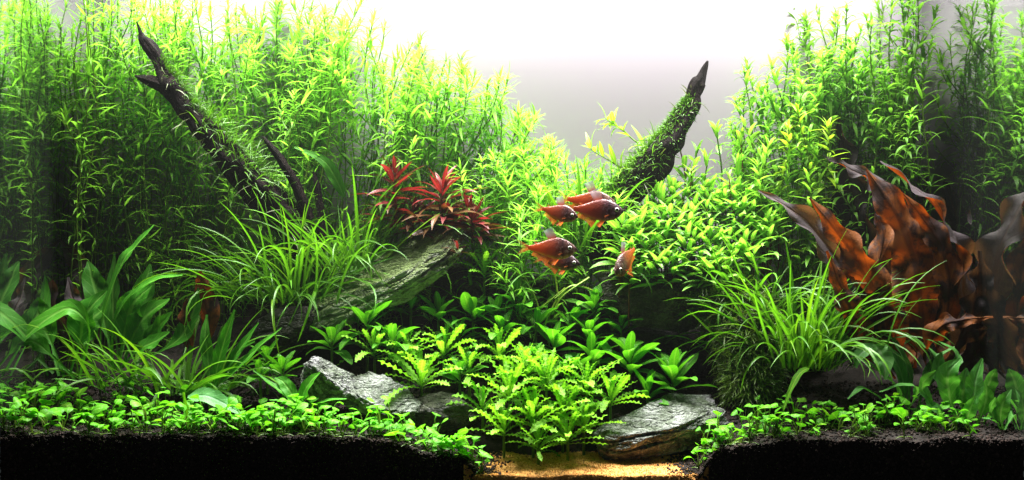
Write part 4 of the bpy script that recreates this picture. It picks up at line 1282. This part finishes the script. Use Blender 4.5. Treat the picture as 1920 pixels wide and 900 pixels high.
# ------------------------------------------------------------------ carpet of round-leaved plantlets
CA_M = [tpl_mesh("leaf", leaf_tpl('round', .0130, .0082, 9, 4, bend=b, a0=a, fold=-.12, side=s, seed=i), M['carpet']) for i, (a, b, s) in enumerate([(.9, -1.5, .1), (1.0, -2.1, -.1), (.7, -1.0, .2), (1.1, -2.6, 0)])]


def plantlet(px, py, Y, seed, label, group, s=1., z=None):
    rs = np.random.default_rng(seed)
    x = PX(px, Y)
    g = ground(x, Y)
    if -.027 < x < .131 and Y < .045: g = max(g, sand_z(x, Y))
    b = Vector((x, Y, g - .001))
    t = thing("carpet_plant", b, label, "plant", group)
    n = int(rs.integers(2, 6)); hs = rs.choice([.55, .8, .9, 1.3])
    mb = MB()
    spots = []
    for i in range(n):
        az = rs.uniform(0, 6.28); h = rs.uniform(.004, .017) * s * hs; r = rs.uniform(.001, .005)
        e = np.array(b) + np.array([math.cos(az) * r, math.sin(az) * r * .8 - .001, h])
        tube(mb, bez(np.array(b), np.array(b) + np.array([0, 0, h * .6]), e, 5), np.full(5, .00038), 4, cap=False)
        spots.append((e, az + rs.normal(0, .5)))
    for i in range(2):                       # runners on the soil
        az = rs.uniform(0, 6.28); r = rs.uniform(.006, .012)
        e = np.array(b) + np.array([math.cos(az) * r, math.sin(az) * r * .5, .0015])
        tube(mb, bez(np.array(b) + np.array([0, 0, .002]), (np.array(b) + e) / 2 + np.array([0, 0, .003]), e, 5), np.full(5, .0003), 4, cap=False)
    obj("stalk", mb.mesh("stalk", M['stem']), t)
    for e, az in spots:
        c = rs.uniform(.8, 1.25)
        obj("leaf", CA_M[rs.integers(0, 4)], t, leaf_mtx(Vector(e), az, rs.uniform(.0, .55), rs.normal(0, .4), s * rs.uniform(.5, 1.15), rs.uniform(.8, 1.25)), color=(c * (1.35 if rs.random() < .12 else 1), c, c))


ci = 0
for k in range(168):                         # left mat
    px = 8 + 592 * ((k * .618034) % 1.0)
    Y = rng.uniform(.002, 1) ** 1.3 * (.078 if px < 260 else .055)
    if px > 520 and Y > .035: Y = rng.uniform(.003, .03)
    tall = 1.35 if (px < 130 and k % 2) else 1.
    lab = "round-leaved carpet plant " + place(px, MAT_AT) + (", on the front soil edge" if Y < .015 else (", in mid mat" if Y < .035 else ", deep in the mat"))
    plantlet(px, 0, Y + .002, 5000 + k, lab, "round-leaved carpet on the left", s=rng.uniform(.85, 1.1) * tall); ci += 1
for k in range(46):                          # strip along the soil's edge to the sand
    px = 600 + 305 * (k + rng.random()) / 46
    Y = rng.uniform(.002, .022) if px < 840 else rng.uniform(.001, .012)
    plantlet(px, 0, Y, 5300 + k, "round-leaved carpet plant " + place(px, MAT_AT) + (", on the front soil edge" if Y < .008 else ", set back from the soil edge"), "round-leaved carpet on the left", s=rng.uniform(.85, 1.1))
for k in range(88):                          # right mat
    px = 1310 + (1835 - 1310) * ((k * .618034) % 1.0)
    Y = rng.uniform(.002, .045) if px > 1400 else rng.uniform(.004, .02)
    lab = "round-leaved carpet plant " + place(px, MAT_AT) + (", on the front soil edge" if Y < .015 else ", deeper in the mat")
    plantlet(px, 0, Y, 5500 + k, lab, "round-leaved carpet on the right", s=rng.uniform(.82, 1.05))

# ------------------------------------------------------------------ drooping moss on the right of the cave
rs = np.random.default_rng(99)
pc = np.array([P(1270, 535, .11), P(1320, 540, .105), P(1370, 560, .095), P(1400, 620, .085), P(1410, 690, .075), P(1400, 740, .068)])
qq = smooth_path(np.hstack([pc, np.array([[.012], [.016], [.022], [.026], [.024], [.018]])]), 40)
mb = MB(); tube(mb, qq[:, :3], qq[:, 3] * .85, 16, .3, 5)
ms = obj("moss_bank", mb.mesh("moss_bank", M['darkrock']), label="drab green moss bank drooping from the cave mouth beside the tall grass clump", cat="moss")
mb = MB()
strands(mb, qq, 0, 1, 4200, .012, -.2, .95, 51, (1, 1, .9), side=-1.6, spread=1.3, wd=.0009)
strands(mb, qq, 0, .75, 900, .018, -.7, 1., 52, (.8, .8, .7), side=-2.2, spread=.8, wd=.0007)
strands(mb, qq, .2, 1, 1500, .010, .5, .95, 53, (1.4, 1.5, 1.), side=-1.2, spread=1.3, wd=.0009)
obj("strand", mb.mesh("strand", M['drabmoss']), ms, kind="stuff")
mb = MB()
for a, b_, c in [((1262, 560, .10), (1250, 580, .098), (1228, 592, .096)), ((1290, 570, .10), (1275, 585, .098), (1272, 625, .096)), ((1300, 560, .1), (1282, 580, .1), (1248, 590, .1))]:
    tube(mb, smooth_path(np.array([P(*a), P(*b_), P(*c)]), 10), np.linspace(.0005, .0003, 10), 4, cap=False)
obj("hanging_root", mb.mesh("hanging_root", M['root']), ms, kind="stuff")

# grass-like runners hanging in the middle
t = thing("runner_plant", P(1000, 590, .10), "thin pale runners arching between the centre rosettes under the fish", "plant")
for a, b_, c in [((985, 520, .1), (1010, 580, .098), (1000, 640, .095)), ((1105, 520, .098), (1055, 555, .094), (1035, 590, .092)), ((1120, 548, .1), (1075, 535, .096), (1040, 560, .093)), ((1040, 510, .1), (1045, 545, .097), (1048, 560, .095)), ((900, 462, .11), (950, 480, .108), (1000, 545, .104)), ((1045, 560, .094), (1025, 600, .094), (1020, 630, .094)), ((1060, 540, .096), (1000, 590, .096), (985, 610, .096))]:
    mb = MB(); tube(mb, smooth_path(np.array([P(*a), P(*b_), P(*c)]), 14), np.linspace(.0009, .0005, 14), 5, cap=False, tint=(2.2, 2.0, 1.8))
    obj("runner", mb.mesh("runner", M['stem']), t)


# ------------------------------------------------------------------ fish
def fish_body_mat():
    m, nt, out = new_mat("tetra_body"); q = NT(nt)
    uv = q.n("ShaderNodeUVMap"); sep = q.n("ShaderNodeSeparateXYZ"); q.l(uv.outputs[0], sep.inputs[0])
    u, v = sep.outputs[0], sep.outputs[1]          # u: tail 0 .. nose 1 ; v: 0 belly .. 1 back
    tc = q.n("ShaderNodeTexCoord")
    nz = q.noise(tc.outputs["Object"], 14, 3)
    c = q.ramp(u, [(0., (.58, .13, .025)), (.30, (.46, .11, .035)), (.52, (.32, .085, .05)), (.66, (.13, .06, .06)), (.85, (.16, .10, .09)), (1., (.13, .085, .075))])
    c = q.mix(q.math('MULTIPLY', q.rng(v, .25, .0), .55), c, (.50, .24, .04))
    c = q.mix(q.math('MULTIPLY', q.rng(v, .72, .95), .6), c, (.10, .035, .035))
    bar = q.math('MULTIPLY', q.rng(q.math('SINE', q.math('MULTIPLY', u, 46)), .3, .9), q.rng(u, .56, .64))
    c = q.mix(q.math('MULTIPLY', bar, .55), c, (.025, .018, .025))
    c = q.mix(q.math('MULTIPLY', q.math('MULTIPLY', q.rng(nz, .52, .7), q.rng(u, .5, .7)), .6), c, (.5, .45, .45))
    c = q.mix(1., c, q.n("ShaderNodeObjectInfo").outputs["Color"], 'MULTIPLY')
    sc = q.n("ShaderNodeTexVoronoi"); sc.inputs["Scale"].default_value = 26; q.l(tc.outputs["Object"], sc.inputs["Vector"])
    p = q.n("ShaderNodeBsdfPrincipled"); q.l(c, p.inputs["Base Color"]); p.inputs["Roughness"].default_value = .34
    p.inputs["Specular IOR Level"].default_value = .5; p.inputs["Metallic"].default_value = .15
    c2 = q.mix(q.math('MULTIPLY', q.rng(sc.outputs[0], .05, .4, 1, 0), .22), c, q.mix(1., c, (2.2, 2.0, 2.0), 'MULTIPLY'))  # scale glints painted into the body colour as lighter flecks
    q.l(c2, p.inputs["Base Color"])
    q.l(q.bump(sc.outputs[0], .12, .01), p.inputs["Normal"])
    tr = q.n("ShaderNodeBsdfTranslucent"); q.l(c, tr.inputs[0])
    mx = q.n("ShaderNodeMixShader"); mx.inputs[0].default_value = .45
    q.l(p.outputs[0], mx.inputs[1]); q.l(tr.outputs[0], mx.inputs[2]); q.l(mx.outputs[0], out.inputs[0])
    return m


def fin_mat(name, ca, cb, clear):
    m, nt, out = new_mat(name); q = NT(nt)
    uv = q.n("ShaderNodeUVMap"); sep = q.n("ShaderNodeSeparateXYZ"); q.l(uv.outputs[0], sep.inputs[0])
    ray = q.rng(q.math('SINE', q.math('MULTIPLY', sep.outputs[1], 70)), -.2, .9)
    c = q.mix(sep.outputs[0], ca, cb); c = q.mix(q.math('MULTIPLY', ray, .35), c, q.mix(1., c, (.5, .45, .45), 'MULTIPLY'))
    d = q.n("ShaderNodeBsdfPrincipled"); q.l(c, d.inputs["Base Color"]); d.inputs["Roughness"].default_value = .4
    t = q.n("ShaderNodeBsdfTranslucent"); q.l(c, t.inputs[0])
    m1 = q.n("ShaderNodeMixShader"); m1.inputs[0].default_value = .5; q.l(d.outputs[0], m1.inputs[1]); q.l(t.outputs[0], m1.inputs[2])
    x = q.n("ShaderNodeBsdfTransparent"); m2 = q.n("ShaderNodeMixShader")
    q.l(q.math('MULTIPLY', sep.outputs[0], clear), m2.inputs[0])
    q.l(m1.outputs[0], m2.inputs[1]); q.l(x.outputs[0], m2.inputs[2]); q.l(m2.outputs[0], out.inputs[0])
    return m


M['fish'] = fish_body_mat()
M['fin'] = fin_mat("orange_fin", (.62, .10, .015), (.70, .16, .03), .45)
M['tailfin'] = fin_mat("tail_fin", (.60, .10, .02), (.55, .16, .05), .75)
M['dorsal'] = fin_mat("grey_tipped_fin", (.35, .06, .03), (.42, .42, .52), .35)
M['eye'] = plain("fish_eye_ring", (.62, .58, .50), .2, .6)
M['pupil'] = plain("fish_pupil", (.004, .004, .005), .1, .7)


def fish_body():
    ns, nr = 26, 18
    t = np.linspace(0, 1, ns + 1)
    top = np.interp(t, [0, .08, .25, .45, .62, .78, .90, .97, 1], [.048, .055, .120, .205, .235, .190, .115, .055, .004])
    bot = np.interp(t, [0, .08, .25, .45, .62, .78, .90, .97, 1], [.048, .055, .115, .195, .225, .195, .130, .060, .004])
    wid = np.interp(t, [0, .08, .25, .45, .62, .78, .90, .97, 1], [.010, .016, .042, .068, .085, .088, .070, .036, .003])
    sm = lambda a: np.convolve(np.pad(a, 1, 'edge'), [.25, .5, .25], 'valid')
    top, bot, wid = sm(top), sm(bot), sm(wid)
    V, UV = [], []
    for i in range(ns + 1):
        for j in range(nr + 1):
            a = 6.28318 * (j % nr) / nr
            c, s = math.cos(a), math.sin(a)
            h = top[i] if s > 0 else bot[i]
            V.append((t[i] - .5, math.copysign(abs(c) ** .9, c) * wid[i], s * h)); UV.append((t[i], .5 + .5 * s))
    mb = MB(); mb.add(V, grid_faces(ns, nr)[:, ::-1], UV)
    return mb.mesh("body", M['fish'])


def fan(root_a, root_b, tip_a, tip_b, mat, name, n=8, m=5, notch=0., wave=.01):
    a, b, c, d = map(np.array, (root_a, root_b, tip_a, tip_b))
    V, UV = [], []
    for i in range(n + 1):
        s = i / n
        r = a * (1 - s) + b * s; e = c * (1 - s) + d * s
        e = e + (r - e) * notch * math.sin(math.pi * s) ** 1.5
        for j in range(m + 1):
            u = j / m
            p = r * (1 - u) + e * u
            p = p + np.array([0, wave * u * math.sin(7 * s + 1), 0])
            V.append(p); UV.append((u, s))
    mb = MB(); mb.add(V, grid_faces(n, m), UV)
    return mb.mesh(name, mat)


def ball(r, name, mat, sx=1.):
    mb = MB(); V, UV = [], []
    for i in range(9):
        for j in range(13):
            a, b = math.pi * i / 8, 6.28318 * j / 12
            V.append((r * math.sin(a) * math.cos(b), r * sx * math.cos(a), r * math.sin(a) * math.sin(b))); UV.append((0, 0))
    mb.add(V, grid_faces(8, 12), UV)
    return mb.mesh(name, mat)


FB = fish_body()
F_TAIL = fan((-.47, 0, .035), (-.47, 0, -.035), (-.74, .01, .17), (-.73, -.01, -.16), M['tailfin'], "tail_fin", notch=.42)
F_DOR = fan((.08, 0, .225), (-.10, 0, .19), (-.03, .005, .44), (-.20, .005, .35), M['dorsal'], "dorsal_fin")
F_ANAL = fan((-.02, 0, -.190), (-.38, 0, -.06), (-.12, .0, -.36), (-.44, 0, -.15), M['fin'], "anal_fin", notch=.25)
F_PEL = fan((.14, 0, -.21), (.05, 0, -.21), (.04, .02, -.36), (-.03, .02, -.31), M['fin'], "pelvic_fin", n=5, m=4)
F_ADI = fan((-.30, 0, .10), (-.35, 0, .085), (-.36, 0, .15), (-.39, 0, .12), M['tailfin'], "adipose_fin", n=3, m=3)
F_PEC = fan((.24, .075, -.07), (.22, .078, -.10), (.13, .12, -.11), (.13, .10, -.16), M['tailfin'], "pectoral_fin", n=4, m=3)
F_EYE = ball(.045, "eye", M['eye'], .55)
F_PUP = ball(.030, "pupil", M['pupil'], .5)


def fish(label, px, py, Y, Lm, yaw, pitch, flex=0., tone=(1, 1, 1)):
    b = P(px, py, Y)
    t = thing("fish", b, label, "fish", "orange-finned fish")
    m = Matrix.Translation(b) @ Matrix.Rotation(R_(yaw), 4, 'Z') @ Matrix.Rotation(R_(-pitch), 4, 'Y') @ Matrix.Scale(Lm, 4)
    bo = obj("body", FB, t, m, color=tone)
    for nm, me in (("tail_fin", F_TAIL), ("dorsal_fin", F_DOR), ("anal_fin", F_ANAL), ("adipose_fin", F_ADI)):
        q = m
        if nm == "tail_fin": q = m @ Matrix.Translation((-.47, 0, 0)) @ Matrix.Rotation(R_(flex), 4, 'Z') @ Matrix.Translation((.47, 0, 0))
        obj(nm, me, t, q)
    for sgn in (1, -1):
        sx = Matrix.Diagonal((1, sgn, 1, 1))
        obj("pelvic_fin", F_PEL, t, m @ sx @ Matrix.Rotation(R_(14), 4, 'X'))
        obj("pectoral_fin", F_PEC, t, m @ sx)
        e = obj("eye", F_EYE, t, m @ Matrix.Translation((.365, sgn * .068, .025)))
        p = bpy.data.objects.new("pupil", F_PUP); COL.objects.link(p); p.parent = e
        p.matrix_basis = Matrix.Translation((.004, sgn * .0165, 0))
    return t


fish("purplish fish in front of the upper pair, nose toward the mossy driftwood", 1122, 394, .055, .0375, -6, -3, 8, (.85, .8, 1.0))
fish("reddish fish half hidden behind its neighbour in the upper pair", 1110, 378, .072, .037, -4, -6, -6, (1.25, 1.2, .9))
fish("small orange-tailed fish trailing behind the upper pair, nose down", 1050, 399, .050, .029, -24, -13, 14, (1.0, .9, .9))
fish("reddish fish with a pale grey dorsal fin in the lower pair", 1036, 466, .050, .0365, -10, -2, 14, (1.3, 1.25, 1.15))
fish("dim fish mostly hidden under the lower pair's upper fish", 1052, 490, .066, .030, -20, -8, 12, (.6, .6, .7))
fish("fish seen head-on below the yellow-green bed, tail turned up", 1172, 490, .048, .036, -122, -30, 30, (1.2, 1.2, 1.0))
